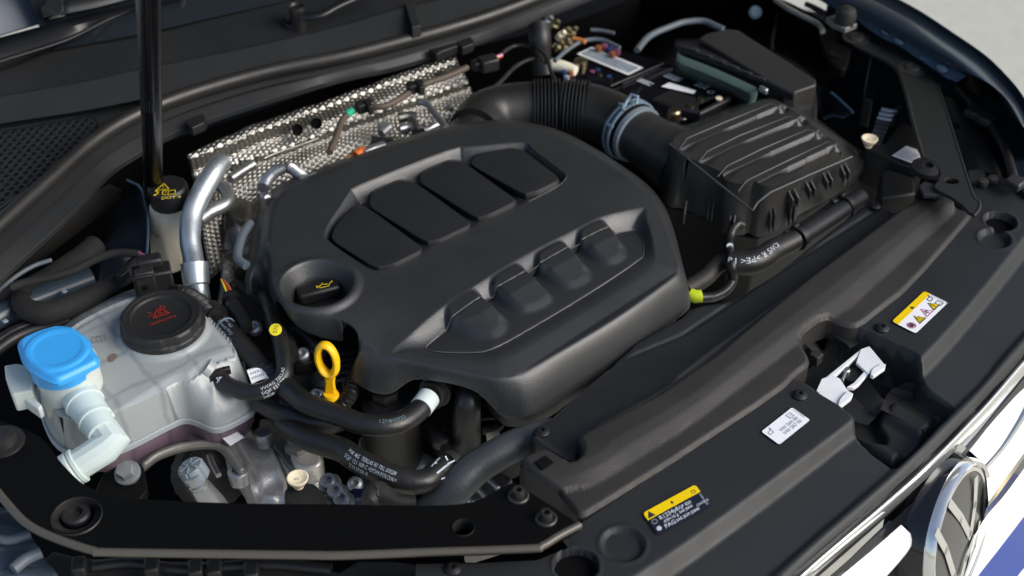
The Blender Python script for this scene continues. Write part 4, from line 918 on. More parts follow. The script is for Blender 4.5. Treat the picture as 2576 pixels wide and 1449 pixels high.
ab = thing('air_filter_box', 'black air filter housing with slanted ribs on its lid beside the engine cover', 'air filter box')
tube('inlet_neck', [P(1592, 331, zc), P(1625, 352, zc-.001), P(1665, 378, zc-.004), P(1710, 405, zc-.008)], [.031, .031, .032, .036, .04], M['airbox'], ab, n=40)
lathe('neck_rim', P(1602, 338, zc), [(.033, -.003), (.0342, -.003), (.0342, .003), (.033, .003)], M['grey_plastic'], ab, cdir, n=48)
ZA = .040; ZAF = -.022
pl = [(1684, 362), (1790, 448), (1880, 520), (1893, 528), (1903, 512), (1937, 484), (2040, 438), (2143, 394), (2138, 382), (2100, 353), (2053, 320), (2007, 283), (1960, 258), (1930, 251), (1890, 265), (1840, 288), (1750, 322), (1700, 340)]
ft = [(1640, 340), (1636, 380), (1655, 420), (1668, 500), (1690, 512), (1715, 512), (1750, 528), (1772, 535), (1806, 555), (1812, 572), (1845, 582), (1876, 580), (1880, 572), (1907, 588), (1935, 578), (2003, 545), (2006, 532), (2060, 505), (2105, 480), (2150, 455), (2182, 408), (2180, 396), (2125, 360), (2060, 310), (2000, 262), (1962, 246), (1925, 240), (1830, 270), (1720, 320)]
plW = rc(W2(pl, ZA), .2); ftW = chaikin(W2(ft, ZAF), 1)
Ls = [[(-25, 1128), (35, 1045), (300, 932), (660, 785), (730, 800)], [(120, 1225), (185, 1145), (430, 1025), (800, 880), (865, 895)], [(265, 1335), (335, 1255), (590, 1130), (940, 980), (1010, 993)], [(420, 1448), (480, 1368), (735, 1242), (1090, 1073), (1150, 1090)]]
Lw = [W2(t(3, l), ZA) for l in Ls]
LL = W2(t(3, [(640, 1470), (660, 1448), (1285, 1180), (1330, 1190)]), ZA)
def side(X, l):
    # >0 on the front (lower right) side of the rib line
    A, B = l[0], l[-1]; d = B-A; return d[0]*(A[1]-X[:, 1])+d[1]*(X[:, 0]-A[0])
rdir = (Lw[1][-2]-Lw[1][1]); rdir /= np.linalg.norm(rdir)
def lid_hf(X):
    b = band(X, ftW, plW)
    prof = lin(b, .10, 1)**.85
    z = ZAF+.006*sm(b, 0, .05)+(ZA-ZAF-.006)*prof
    pin = sdf(X, plW, .05)
    for l in Lw:
        d, near = segdist(X, l[:-1], l[1:]); s = (near-l[1])@rdir/np.linalg.norm((l[-1]-l[1])); sd_f = side(X, l) > 0
        up_ = sm(s, .30, .42)*(1-sm(s, .97, 1.05))
        depth = .0026+.0064*up_
        wall = .0022+.0066*up_
        W_ = .0205
        rise = .012*(1-up_)+.0050*up_; fl_ = .0008+.0012*up_
        prof_ = np.where(d < wall, d/wall, 1-rmp(d, wall+fl_, wall+fl_+rise))
        cutoff = ((near-l[0])@rdir > .0005)
        z = np.where(sd_f & (s > -.4), z-depth*prof_*sm(pin, -.012, .0015)*cutoff, z)
    return z
lidO = relief('lid', ftW, lid_hf, M['airbox'], ab, .0010, skirt=-.028, rot=math.degrees(math.atan2(rdir[1], rdir[0])))
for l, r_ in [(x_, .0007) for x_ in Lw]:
    zl_ = lid_hf(l+np.array([-.0006, .0006])); tube('rib_edge_glint', [Vector((p[0], p[1], z_+.0003)) for p, z_ in zip(l, zl_)], r_, M['edge'], lidO, n=6, sub=3, smoothp=False)  # lighter bead gives each rib a painted edge highlight
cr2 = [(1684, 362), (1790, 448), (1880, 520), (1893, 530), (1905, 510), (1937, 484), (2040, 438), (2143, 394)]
tube('lid_crease_glint', W(cr2, ZA-.0012), .0013, M['edge'], lidO, n=8, smoothp=False)  # lid crease highlight made as a lighter bead
fl = chaikin(W2([(u+(0), v+0) for u, v in ft], -.030), 1)
shell('flange', [[(p[0], p[1], -.034) for p in fl], [(p[0], p[1], -.025) for p in fl]], M['airbox'], ab, .001)
# lower box
lb = [(1675, 520), (1750, 540), (1810, 570), (1840, 590), (1905, 600), (2005, 552), (2150, 462), (2175, 410), (2000, 270), (1700, 330)]
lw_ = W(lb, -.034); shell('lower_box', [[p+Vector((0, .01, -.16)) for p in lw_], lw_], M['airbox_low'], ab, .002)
for q, z in (((870, 1400), 0), ((940, 1370), 0), ((1075, 1305), 0), ((1205, 1245), 0)):
    pass
def fin(u, v, du_, dv_, zt, h, th=.0022, name='rib_fin'):
    a, b = P(u, v, zt), P(u+du_, v+dv_, zt-h*.8); d = b-a; n_ = Vector((-d.y, d.x, 0)).normalized()*th/2
    bm = bmesh.new(); c = [a+n_, a-n_, b-n_, b+n_]; lo_ = [p-Vector((0, 0, h)) for p in c]; v_ = [bm.verts.new(p) for p in c+lo_]
    for f in ((0, 1, 2, 3), (4, 7, 6, 5), (0, 4, 5, 1), (1, 5, 6, 2), (2, 6, 7, 3), (3, 7, 4, 0)): bm.faces.new([v_[i] for i in f])
    bev(from_bm(name, bm, M['airbox'], lidO, 30), .0007)
for (x, y) in ((800, 1435), (840, 1420), (930, 1365), (965, 1350), (1060, 1300), (1095, 1285), (1190, 1240), (1225, 1225)):
    u, v = t(3, (x, y)); fin(u, v, 14, 26, .022, .012)
for (x, y) in ((650, 60), (680, 50), (800, 5), (830, -5)):
    u, v = t(6, (x, y)); fin(u, v, 8, 44, .016, .022)
for (x, y, h) in ((30, 60, .014), (215, 10, .018), (245, 30, .016), (375, 105, .012), (405, 120, .012)):
    u, v = t(6, (x, y)); fin(u, v, -6, 36, .004, h)
for (x, y) in ((340, 232), (808, 160)): screw(lidO, *t(6, (x, y)), -.022, .0068, 'lid_screw')
screw(lidO, *t(3, (1235, 1325)), -.018, .0060, 'lid_screw')
lathe('screw_post', P(*t(6, (812, 40)), 0), [(.004, -.02), (.004, .004), (.0015, .006), (.001, .006)], M['airbox'], ab, n=14)
tube('lid_clip', W([(1690, 330), (1700, 322), (1712, 330)], .02), .003, M['airbox'], ab, n=8)
box('stiffener', P(*t(3, (80, 1380)), .0), .004, .016, .02, M['airbox'], ab, rot=20); box('stiffener', P(*t(3, (120, 1400)), -.002), .004, .016, .02, M['airbox'], ab, rot=20)
O = P(*t(6, (1035, 110)), -.030); pr = Print(O, WD, (0, 0, 1), FD)
for k in range(5): pr.line([(0, -.002*k), (.014-.003*(k % 2), -.002*k)], .0008, .004)
pr.build('moulded_text', M['ink_grey'], ab)

# ================================================================== battery and fuse box
ba = thing('battery', 'black car battery with white label, half hidden behind the air duct', 'battery')
prism('battery_case', [(1445, 205), (1440, 165), (1478, 116), (1520, 112), (1722, 168), (1700, 190), (1548, 232), (1520, 235)], -.004, -.16, M['gloss_black'], ba, .003)
sl_ = P(1548, 232, -.004)
prism('case_lid', [(1536, 224), (1660, 168), (1700, 165), (1845, 215), (1858, 238), (1780, 275), (1720, 300), (1690, 298), (1640, 268)], -.0, -.15, M['gloss_black'], ba, .004)
for a, b in (((2030, 650), (2430, 480)), ((2120, 635), (2400, 515))):
    tube('lid_ridge', [P(*t(2, a), 0.002), P(*t(2, b), .002)], .0016, M['black'], ba, n=6, smoothp=False)
prism('terminal_cover', t(2, [(2330, 745), (2480, 675), (2560, 690)])+t(3, [(130, 740), (355, 690), (370, 720), (130, 850), (30, 830)]), .010, -.006, M['black'], ba, .003)
prism('terminal_cover', t(3, [(100, 790), (350, 680), (372, 710), (368, 745), (130, 858), (105, 840)]), .010, -.006, M['black'], ba, .003)
for q, m_ in (((275, 745), 'cream'), ((60, 800), 'brass'), ((135, 750), 'brass')): lathe('vent_plug', P(*t(3, q), .0105), [(.004, -.002), (.004, .001), (.001, .0012)], M[m_], ba, n=14)
lathe('terminal_post', P(*t(2, (2510, 860)), .004), [(.009, -.008), (.008, .004), (.006, .006), (.001, .006)], M['brass'], ba, n=16)
O, X, Y, w_, h_ = fr3(t(2, (2165, 571)), t(2, (1775, 411)), t(2, (2292, 511)), -.002)
X, Y = -X, Y; O = P(*t(2, (1775, 411)), -.002); Y = (P(*t(2, (1890, 358)), -.002)-O).normalized(); h_ = (P(*t(2, (1890, 358)), -.002)-O).length
pr = Print(O, X, Y, N); pr.poly([(0, 0), (w_, 0), (w_, h_), (0, h_)], .0008); wl_ = pr.build('white_label', M['sticker_white'], ba)
pr = Print(O, X, Y, N); pr.poly([(w_*.04, h_*.16), (w_*.96, h_*.16), (w_*.96, h_*.84), (w_*.04, h_*.84)], .0012); pr.build('label_field', M['ink_grey'], wl_)
pr = Print(O, X, Y, N)
for k in range(5): pr.line([(w_*.07, h_*(.26+.12*k)), (w_*(.9-.1*(k % 3)), h_*(.26+.12*k))], .0012, .0015)
pr.text('12V 69Ah', w_*.3, h_*.7, .006, .0016); pr.build('label_print', M['ink_white'], wl_)
pr = Print(P(0, 0, .0), (1, 0, 0), (0, 1, 0)); q_ = lambda x, y, z=.001: P(*t(2, (x, y)), z)
def quad(pr, pts): f = pr.bm.faces.new([pr.bm.verts.new(p) for p in pts])
quad(pr, [q_(2412, 652, .0026), q_(2475, 622, .0026), P(*t(3, (105, 685)), .0026), P(*t(3, (80, 708)), .0026)]); pr.build('white_label', M['sticker_white'], ba)
O = P(*t(2, (2470, 560)), .002); pr = Print(O, X, Y, N)
for k in range(4): pr.line([(0, -.0028*k), (.020-.003*(k % 2), -.0028*k)], .0016)
O2 = P(*t(2, (2260, 600)), .002); pr.o = O2
for k in range(3): pr.line([(0, -.003*k), (.018-.004*(k % 2), -.003*k)], .0016)
pr.o = P(*t(3, (150, 650)), .002)
pr.line([(-.008, .005), (.008, -.005)], .001); pr.line([(-.008, -.005), (.008, .005)], .001); pr.line([(-.006, -.005), (.006, -.005), (.007, .006), (-.007, .006)], .001, closed=True)
for k in range(8): pr.line([(.017+.004*math.cos(k*.8), -.006+.004*math.sin(k*.8)), (.017+.004*math.cos(k*.8+1.6), -.006+.004*math.sin(k*.8+1.6))], .0012)
pr.build('case_print', M['ink_white'], ba)
for q, m_ in (((1895, 540), 'plug_pink'), ((1935, 527), 'plug_blue'), ((1950, 562), 'brass'), ((2020, 578), 'plug_blue')): lathe('round_mark', P(*t(2, q), -.0035), [(.0032, 0), (.0032, .0008), (.0005, .0008)], M[m_], ba, n=14)
fb = thing('fuse_box', 'green grey translucent fuse box edge with black ribbed lid behind the battery', 'fuse box')
fbz = 0
loft('box_rim', [W([(1705, 130), (1717, 142), (1790, 170), (1890, 215), (1905, 228), (1898, 255), (1885, 262)], .028), W([(1702, 150), (1715, 160), (1790, 190), (1878, 230), (1888, 240), (1884, 262), (1870, 270)], .024), W([(1700, 195), (1715, 205), (1790, 235), (1860, 262), (1866, 268), (1866, 275), (1862, 280)], -.01)], M['green_box'], fb, n=30, th=.002)
prism('ribbed_lid', t(3, [(-60, 320), (40, 310), (300, 425), (700, 605), (650, 632), (560, 600), (-30, 372)]), .026, .005, M['black'], fb, .002)
for k in range(6): box('lid_rib', P(*t(3, (60+k*100, 375+k*43)), .028), .003, .022, .006, M['airbox'], fb, rot=60)
prism('outer_lid', t(3, [(120, 290), (180, 250), (330, 215), (420, 225), (1010, 600), (1010, 640), (860, 690), (850, 705), (700, 640)]), .030, -.04, M['airbox'], fb, .004)
prism('connector_block', t(3, [(745, 720), (800, 690), (850, 720), (860, 800), (830, 850), (760, 810)]), .02, -.03, M['black'], fb, .003)
box('latch_tab', P(*t(3, (610, 680)), .03), .006, .012, .008, M['steel'], fb, rot=40, bevel=.002)
prism('connector_block', t(3, [(860, 690), (1010, 650), (1020, 800), (1010, 980), (870, 900)]), .0, -.05, M['airbox_low'], fb, .003)

# brass fittings and post at the far end
bs = thing('brake_line_fittings', 'blurred cluster of brass and steel brake line fittings on the far bulkhead', 'fittings')
for (u, v, r, m_) in ((1690, 245, .006, 'brass'), (1745, 240, .0055, 'brass'), (1720, 290, .006, 'brass'), (1640, 345, .006, 'brass'), (1700, 350, .007, 'brass'), (1655, 270, .005, 'cream'), (1610, 190, .006, 'brass'), (1560, 160, .006, 'steel')):
    lathe('fitting', P(*t(2, (u, v)), .03), [(r*.5, -.008), (r, -.006), (r, .002), (r*.6, .004), (r*.5, .009), (.001, .009)], M[m_], bs, (.5, -.3, .8), n=10)
tube('copper_stub', W(t(2, [(1740, 290), (1790, 300), (1840, 315)]), .032), .003, M['orange_wire'], bs, n=8)
po = thing('bulkhead_post', 'dark slanted bracket post behind the bellows', 'bracket')
tube('post', [P(*t(2, (1530, 560)), .0), P(*t(2, (1510, 420)), .02), P(*t(2, (1500, 300)), .04), P(*t(2, (1490, 200)), .05)], [.014, .012, .013, .014], M['black'], po, n=20)
tm = thing('battery_terminal', 'brass and cream battery terminal clamp left of the white battery label', 'terminal')
tube('clamp_body', W(t(2, [(1540, 490), (1600, 490), (1690, 510), (1770, 535)]), .012), [.006, .008, .0075, .006], M['brake_tank'], tm, n=12)
lathe('clamp_nut', P(*t(2, (1805, 475)), .014), [(.007, -.012), (.0085, -.002), (.0085, .003), (.005, .005), (.001, .005)], M['brass'], tm, n=12)
for q, m_ in (((1730, 550), 'plug_orange'), ((1700, 585), 'ink_grey'), ((1680, 545), 'plug_blue'), ((1740, 620), 'brass')): lathe('terminal_stud', P(*t(2, q), .012), [(.0035, -.004), (.0035, .002), (.001, .003)], M[m_], tm, n=10)
tube('cable_tail', W(t(2, [(1480, 470), (1500, 500), (1560, 500)]), .012), .004, M['cream'], tm, n=8)
vc = ba
for q, m_ in (((1940, 360), 'plug_orange'), ((1985, 350), 'plug_pink'), ((2030, 372), 'plug_blue'), ((2080, 385), 'plug_pink'), ((2045, 405), 'plug_orange')): lathe('plug', P(*t(2, q), .004), [(.0042, -.004), (.0042, .002), (.002, .003), (.0005, .003)], M[m_], vc, n=10)

# ================================================================== hoses by the beam
rh = thing('coolant_hose', 'thick black hose with white lettering joined to a straight pipe beside the beam', 'hose')
pth = [P(*t(6, q), z) for q, z in (((20, 735), -.03), ((80, 705), -.03), ((180, 640), -.028), ((255, 560), -.026), ((310, 525), -.024), ((370, 525), -.022))]
tube('dirty_hose', pth, .0092, M['grimy'], rh, n=24)
pth2 = [P(*t(6, q), -.018) for q in ((345, 530), (400, 538), (500, 535), (600, 500), (690, 440), (780, 395), (850, 358))]
tube('hose_body', pth2, [.0128, .0133, .0133, .0125, .0115, .0112], M['rubber'], rh, n=28)
lp = [P(*t(6, q), -.018) for q in ((870, 350), (1000, 268), (1200, 140), (1300, 68), (1335, 40))]
tube('straight_pipe', lp, [.0100, .0102, .0102, .0118], M['panel'], rh, n=24)
for q, d2 in (((872, 345), (900, 325)), ((1225, 110), (1245, 95))):
    a_ = P(*t(6, q), -.018); b_ = P(*t(6, d2), -.018); dd = (b_-a_).normalized()
    lathe('clip_ring', a_, [(.0116, -.003), (.0135, -.003), (.0135, .003), (.0116, .003)], M['black'], rh, dd, n=28)
    box('clip_tab', a_+Vector((-.004, .004, .013)), .008, .006, .005, M['black'], rh, rot=45)
for q in ((800, 305), (1150, 68)): box('pipe_bracket', P(*t(6, q), -.012), .010, .007, .006, M['airbox'], rh, rot=35)
tube('second_pipe', [P(*t(6, q), -.028) for q in ((640, 430), (820, 320), (1000, 205), (1150, 95))], .006, M['black'], rh, n=12)
pr = tubeprint(pth2, .0134, .18, 2.2); 
pr = tubeprint(pth2[::-1], .0132, .36, -.2); pr.text('KWS R >PE< 18/7', 0, -.003, .0088, sx=.95); pr.build('white_lettering', M['ink_white'], rh)
sh = thing('vacuum_hose', 'thin black hose looping down from the air filter box to a lime yellow tag', 'hose')
pth3 = [P(*t(6, q), z) for q, z in (((452, 250), -.015), ((420, 240), -.012), ((375, 290), -.014), ((352, 370), -.018), ((358, 460), -.012), ((372, 560), -.014), ((378, 660), -.03), ((330, 740), -.035), ((240, 790), -.035), ((130, 800), -.03))]
tube('hose_body', pth3, .0052, M['hose'], sh, n=16)
tube('lime_tag', [P(*t(6, q), -.026) for q in ((62, 775), (100, 790), (140, 785))], .0068, M['lime'], sh, n=14, smoothp=False)
pr = tubeprint(pth3, .0053, .30, .3); pr.text('KRS-025 11/07', 0, 0, .0045); pr.build('white_lettering', M['ink_dim'], sh)
pr = tubeprint(pth3, .0053, .82, .3); pr.text('KRS-025', 0, 0, .0045); pr.build('white_lettering', M['ink_dim'], sh)
lathe('round_mark', P(*t(6, (357, 410)), -.009), [(.0035, 0), (.0035, .0008), (.0005, .0008)], M['ink_white'], sh, (0, -.7, .7), n=14)
# ================================================================== coolant reservoir
cr = thing('coolant_reservoir', 'milky grey coolant expansion tank with pinkish lower half and a big black screw cap', 'reservoir')
ZT, ZTF = -.004, -.052
tp_ = [(150, 850), (187, 818), (233, 792), (300, 762), (347, 745), (430, 741), (440, 752), (480, 764), (520, 792), (547, 820), (583, 858), (596, 890), (577, 896), (530, 912), (496, 938), (482, 954), (450, 952), (428, 966), (300, 1044), (250, 1072), (200, 1085), (150, 1050), (118, 1000), (105, 930)]
tf_ = [(140, 838), (187, 806), (233, 782), (300, 750), (347, 734), (432, 730), (446, 742), (488, 752), (530, 782), (560, 812), (602, 862), (614, 920), (618, 960), (634, 985), (643, 1005), (639, 1025), (627, 1042), (567, 1074), (535, 1082), (500, 1064), (467, 1054), (440, 1062), (317, 1128), (240, 1150), (150, 1130), (110, 1060), (95, 960)]
tpW = chaikin(W2(tp_, ZT), 2); tfW = chaikin(W2(tf_, ZTF), 2)
capC = P(413, 830, ZT)
nozl = W2([(520, 930), (600, 905), (640, 1000), (560, 1010)], -.02)
def tank_hf(X):
    b = band(X, tfW, tpW); z = ZTF+(ZT-ZTF)*(.35*np.sqrt(np.clip(1-(1-b)**2, 0, 1))+.65*lin(b, 0, 1))
    din = sdf(X, tpW, .05); z = z-.0035*(1-sm(din, 0, .009))*(b > .98)
    q = np.hypot(*(X-np.array([capC.x, capC.y])).T)
    z = z+.004*(1-sm(q, .041, .047))
    return z-.0012*sm(din, .004, .02)*sm(np.sin((X[:, 0])*60), .7, .9)*.0
relief('tank_top', tfW, tank_hf, M['tank'], cr, .0016, skirt=ZTF-.002, rot=20)
def grow(poly, k):
    c = poly.mean(0); return c+(poly-c)*k
o1 = grow(tfW, 1.022); o2 = grow(tfW, .985); o3 = grow(tfW, .93)
shell('seam_flange', [[(p[0], p[1], ZTF-.005) for p in o1], [(p[0], p[1], ZTF+.002) for p in o1]], M['tank_rim'], cr, .001)
shell('tank_bottom', [[(p[0]-.004, p[1]+.012, ZTF-.045) for p in o3], [(p[0], p[1], ZTF-.022) for p in grow(tfW, .965)], [(p[0], p[1], ZTF-.004) for p in o2]], M['tank_low'], cr, 0)
def nm(a, r, h):
    k = (a/(2*math.pi)*8) % 1
    if .006 < h < .017 and r > .036: return r*(1-.035*(1 if .32 < k < .68 else 0))
    return r
cz = capC+Vector((0, 0, .002))
cap = lathe('screw_cap', cz, [(.030, -.004), (.0395, .0), (.0405, .004), (.0405, .0075), (.0395, .0085), (.0390, .0160), (.0370, .0180), (.0345, .0182), (.0325, .0172), (.0305, .0176), (.0290, .0170), (.0280, .0150), (.0270, .0146), (.001, .0146)], M['airbox_low'], cr, n=96, mod=nm)
O = cz+Vector((0, 0, .0150)); gx = Vector((math.cos(.52), math.sin(.52), 0)); gy = Vector((-gx.y, gx.x, 0)); pr = Print(O, gx, gy, N)
pr.line([(-.008, .0), (.009, .0), (.0005, .013)], .0010, closed=True)
pr.line([(-.001, .011), (-.001, .004)], .0008); pr.line([(.0015, .011), (.0015, .004)], .0008)
for k in range(3): pr.line([(-.001, .005+k*.002), (.0015, .005+k*.002)], .0006)
pr.line([(-.005, .002), (-.002, .0035), (.001, .002), (.004, .0035), (.0065, .002)], .0009)
pr.line([(-.011, .006), (-.007, .004)], .0009); pr.line([(-.010, .011), (-.006, .007)], .0009); pr.line([(.007, .013), (.006, .008)], .0009); pr.line([(.004, .015), (.004, .010)], .0009)
pr.text('160kPa/23PSI', -.0145, -.0085, .0050); pr.build('red_warning_print', M['ink_red'], cap)
# outlet stub with clip
nzp = P(536, 940, -.015); nd = (P(585, 975, -.03)-nzp).normalized()
lathe('outlet_stub', nzp-nd*.006, [(.010, -.004), (.010, .003), (.0075, .004), (.0075, .012)], M['tank'], cr, nd, n=24)
for k, q in enumerate(((250, 863), (283, 897))):
    pass
st = Print(P(283, 900, ZT+.0005), (1, 0, 0), (0, 1, 0), N); st.poly([(.004*math.cos(a)*(1+.2*math.sin(3*a)), .006*math.sin(a)) for a in np.linspace(0, 5.9, 12)]); st.build('rust_stain', mat('stain', (.17, .13, .11), .5), cr)
st = Print(P(235, 863, ZT+.0005), Vector((.93, .3, 0)), Vector((-.3, .93, 0)), N)
st.line([(0, 0), (.012, 0), (.012, .008), (0, .008)], .0008, closed=True); st.line([(.004, 0), (.004, .008)], .0008); st.line([(.008, 0), (.008, .008)], .0008); st.build('faded_mark', mat('faint', (.26, .26, .27), .5), cr)

# washer filler
wf = thing('washer_filler', 'white washer fluid filler neck with a bright blue two winged cap at the left edge', 'washer filler')
capo = t(4, [(120, 1130), (160, 1078), (290, 1022), (420, 985), (500, 990), (565, 1010), (640, 1080), (685, 1150), (748, 1240), (742, 1280), (600, 1350), (440, 1425), (385, 1420), (280, 1365), (190, 1300), (150, 1240)])
zc_ = .045; cw_ = chaikin(rc(W2(capo, zc_), .22), 1); c0_ = cw_.mean(0)
capdome = relief('blue_cap', cw_, lambda X: zc_-.004+.004*sm(sdf(X, cw_, .03), 0, .005)+.0018*sm(np.hypot(*(X-c0_).T), .0305, .0275)-.0008*sm(np.hypot(*(X-c0_).T), .024, .020), M['blue_cap'], wf, .0011, skirt=zc_-.007)
lathe('cap_skirt', (c0_[0], c0_[1], zc_-.006), [(.028, -.018), (.0285, -.004), (.030, .0)], M['blue_cap'], wf, n=48)
cxy = Vector((c0_[0], c0_[1], 0))
lathe('filler_body', (c0_[0]+.002, c0_[1]+.004, zc_-.02), [(.012, -.085), (.022, -.075), (.0275, -.055), (.0285, -.03), (.0285, 0)], M['white_body'], wf, n=48)
e = [P(*t(7, q), z) for q, z in (((590, 60), .0), ((640, 150), .0), ((720, 270), -.002), ((780, 370), -.004))]
tube('neck_upper', e, [.0172, .0170, .0148, .0138], M['white_plastic'], wf, n=32, sub=8)
dd = (e[2]-e[1]).normalized()
for q, r in ((e[1], .0182), (e[2], .0162)): lathe('neck_ring', q, [(r*.85, -.0022), (r, -.0015), (r, .0015), (r*.85, .0022)], M['white_plastic'], wf, dd, n=36)
e2 = [P(*t(7, q), z) for q, z in (((740, 300), -.003), ((800, 370), -.006), ((850, 432), -.009), ((800, 478), -.011), ((560, 632), -.022))]
tube('elbow', [e2[0], e2[1], e2[2], e2[3], e2[4]], [.0138, .0140, .0158, .0143, .0140], M['white_plastic'], wf, n=12, smoothp=False, sharp=28)
de = (e2[-1]-e2[-2]).normalized()
lathe('end_ring', P(*t(7, (575, 625)), -.022), [(.0138, -.004), (.0166, -.003), (.0166, .0), (.0152, .0015), (.0166, .003), (.0166, .008), (.0138, .009)], M['white_plastic'], wf, de, n=40)
lathe('end_ring', P(*t(7, (835, 235)), .0), [(.002, -.003), (.0035, -.002), (.0035, .003), (.002, .004)], M['white_plastic'], wf, de, n=12)
prism('fixing_bracket', t(4, [(30, 1305), (120, 1290), (190, 1300), (250, 1400), (240, 1500), (90, 1530), (40, 1400)]), .012, -.01, M['white_body'], wf, .002)
prism('fixing_bracket', t(7, [(90, 60), (200, 40), (320, 160), (290, 190), (180, 110)]), .004, -.01, M['white_body'], wf, .002)

# bonnet sensor plug
cn = thing('level_sensor_plug', 'black cable plug with pink and orange wires standing behind the coolant tank', 'connector')
cb_ = P(*t(4, (1165, 740)), -.004); ax3 = ((.96, .28, 0), (-.28, .96, 0), (0, 0, 1))
box('plug_socket', cb_+Vector((0, .003, .008)), .038, .020, .034, M['black'], cn, ax=ax3, bevel=.002)
box('plug_body', cb_+Vector((-.004, -.008, .018)), .019, .010, .028, M['airbox_low'], cn, ax=ax3, bevel=.0015)
box('plug_head', cb_+Vector((0, .004, .034)), .024, .014, .010, M['black'], cn, ax=ax3, bevel=.0025)
box('latch_window', cb_+Vector((-.0045, -.0134, .014)), .006, .0008, .006, M['void'], cn, ax=ax3, bevel=.0004)
box('latch_bridge', cb_+Vector((-.0045, -.0136, .028)), .018, .003, .003, M['black'], cn, ax=ax3, bevel=.0008)
wp0 = P(*t(4, (1050, 468)), .02)
for k, (m_, dx) in enumerate((('pink_wire', -.004), ('orange_wire', .003), ('pink_wire', .001))):
    tube('wire', [wp0+Vector((0, 0, .001*k)), P(*t(4, (1110+k*6, 495)), .026), P(*t(4, (1140+k*8, 540)), .028), cb_+Vector((dx, .004, .038))], .0011, M[m_], cn, n=6)
hosething('taped_cable', 'thin cloth taped cable leading left from the coolant sensor plug', 'cable', [(1055, 468), (880, 460), (720, 510), (560, 590), (400, 640), (200, 680), (80, 720)], .012, .0042, 'tape', tile=4)
tl = thing('wiring_loom', 'fat cloth taped wiring loom snaking through the dark left corner of the bay', 'wiring')
tube('loom', W(t(4, [(180, 740), (150, 800), (200, 880), (330, 915), (480, 880), (640, 810), (800, 720), (900, 670), (1000, 590), (1120, 530)]), -.015), [.0085, .0085, .011, .012, .0115, .011, .009, .008, .0095, .0105], M['tape'], tl, n=18)
tube('loom', W(t(4, [(720, 400), (640, 480), (500, 560), (350, 650), (150, 740), (-60, 800)]), -.02), [.012, .013, .011, .010, .009, .008], M['tape'], tl, n=18)
box('cable_tie', P(*t(4, (925, 630)), .0), .009, .012, .010, M['black'], tl, rot=-30, bevel=.001)
bt_ = thing('bonnet_cable', 'thin pale grey cable curving through the dark left corner', 'cable')
tube('cable_body', W(t(4, [(-60, 800), (0, 735), (130, 630), (260, 555), (390, 512)]), .0), .0024, M['grey_wire'], bt_, n=10)
cr_ = thing('chassis_rail', 'blue grey painted rail showing through the dark left corner', 'car body')
tube('rail_tube', [P(*t(4, (-140, 1010)), -.03), P(*t(4, (60, 905)), -.03), P(*t(4, (240, 825)), -.03), P(*t(4, (460, 740)), -.03), P(*t(4, (700, 655)), -.03)], .0125, M['lamp_blue'], cr_, n=18, smoothp=False)
for q in ((485, 750), (40, 975)): lathe('rail_mark', P(*t(4, q), -.0175), [(.0035, 0), (.003, .0006), (.001, .0006)], M['ink_grey'], cr_, n=4)
wp_ = thing('wing_panel', 'very dark blue inner wing panel behind the brake fluid reservoir', 'car body')
loft('panel_sheet', [W(t(4, [(1030, -40), (1075, 20), (1100, 100), (1115, 300), (1110, 470)]), -.005), W(t(4, [(960, -60), (900, 60), (870, 250), (800, 400), (960, 520)]), -.035), W(t(4, [(700, 640), (700, 700), (720, 740), (760, 760), (820, 770)]), -.07)], M['body_blue'], wp_, n=20, mid=4)
tube('panel_edge', W(t(1, [(960, 1360), (985, 1375), (1040, 1400), (1075, 1450)])+t(4, [(1090, 60), (1112, 150), (1116, 300), (1108, 460)]), -.003), .0016, M['seam_blue'], wp_, n=8)
sb = thing('inner_wing_trim', 'dusty black inner wing lining below the seal on the left', 'trim')
loft('lining', [W(t(4, [(-120, 640), (0, 560), (250, 400), (480, 220), (720, 0), (830, -60)]), .03), W(t(4, [(-100, 800), (60, 680), (300, 520), (560, 330), (800, 140), (960, 0)]), -.05)], M['grimy'], sb, n=30, mid=2)
for (a, b, c_) in (((-100, 1180), (200, 1010), (560, 900)), ((-100, 1250), (150, 1080), (520, 960))):
    tube('lower_seam', W(t(4, [a, b, c_]), -.03), .006, M['black'], sb, n=10)

# ================================================================== hoses in front of the engine
def lettered(th, pth, r, s0, ang, rows, size, m_='ink_dim', sx=1):
    size *= .84; pr = tubeprint(pth, r+.0002, s0, ang)
    for k, tx in enumerate(rows): pr.text(tx, 0, -k*size*1.05, size, sx=sx)
    pr.build('hose_lettering', M[m_], th)
h1 = thing('coolant_hose', 'black hose curling from the coolant tank outlet up behind the dipstick', 'hose')
q1 = [P(*t(4, q), z) for q, z in (((1630, 1385), -.018), ((1690, 1440), -.018))]+[P(*t(7, q), z) for q, z in (((1760, 30), -.018), ((1860, 62), -.016), ((1990, 50), -.012))]+[P(*t(4, q), z) for q, z in (((2110, 1425), -.008), ((2150, 1330), -.004), ((2125, 1150), .0), ((2075, 1000), .0), ((2040, 880), -.005), ((2005, 790), -.015))]
tube('hose_body', q1, [.0085]*2+[.0082]*8+[.0078], M['hose'], h1, n=22, sub=10)
for k, q in enumerate(((1615, 1375), (1650, 1405))): lathe('spring_clamp', P(*t(4, q), -.017), [(.0088, -.002), (.0102, -.002), (.0102, .002), (.0088, .002)], M['black'], h1, (q1[1]-q1[0]).normalized(), n=24)
box('clamp_ear', P(*t(4, (1700, 1350)), -.012), .010, .005, .008, M['black'], h1, rot=20)
lettered(h1, q1, .0083, .27, .1, ['VWAG TEKLAS', '5QF 121 RS', '2020'], .0050, 'ink_white')
pr = tubeprint(q1, .0088, .045, 0); pr.text('4', 0, -.004, .011); pr.build('painted_mark', M['ink_white'], h1)
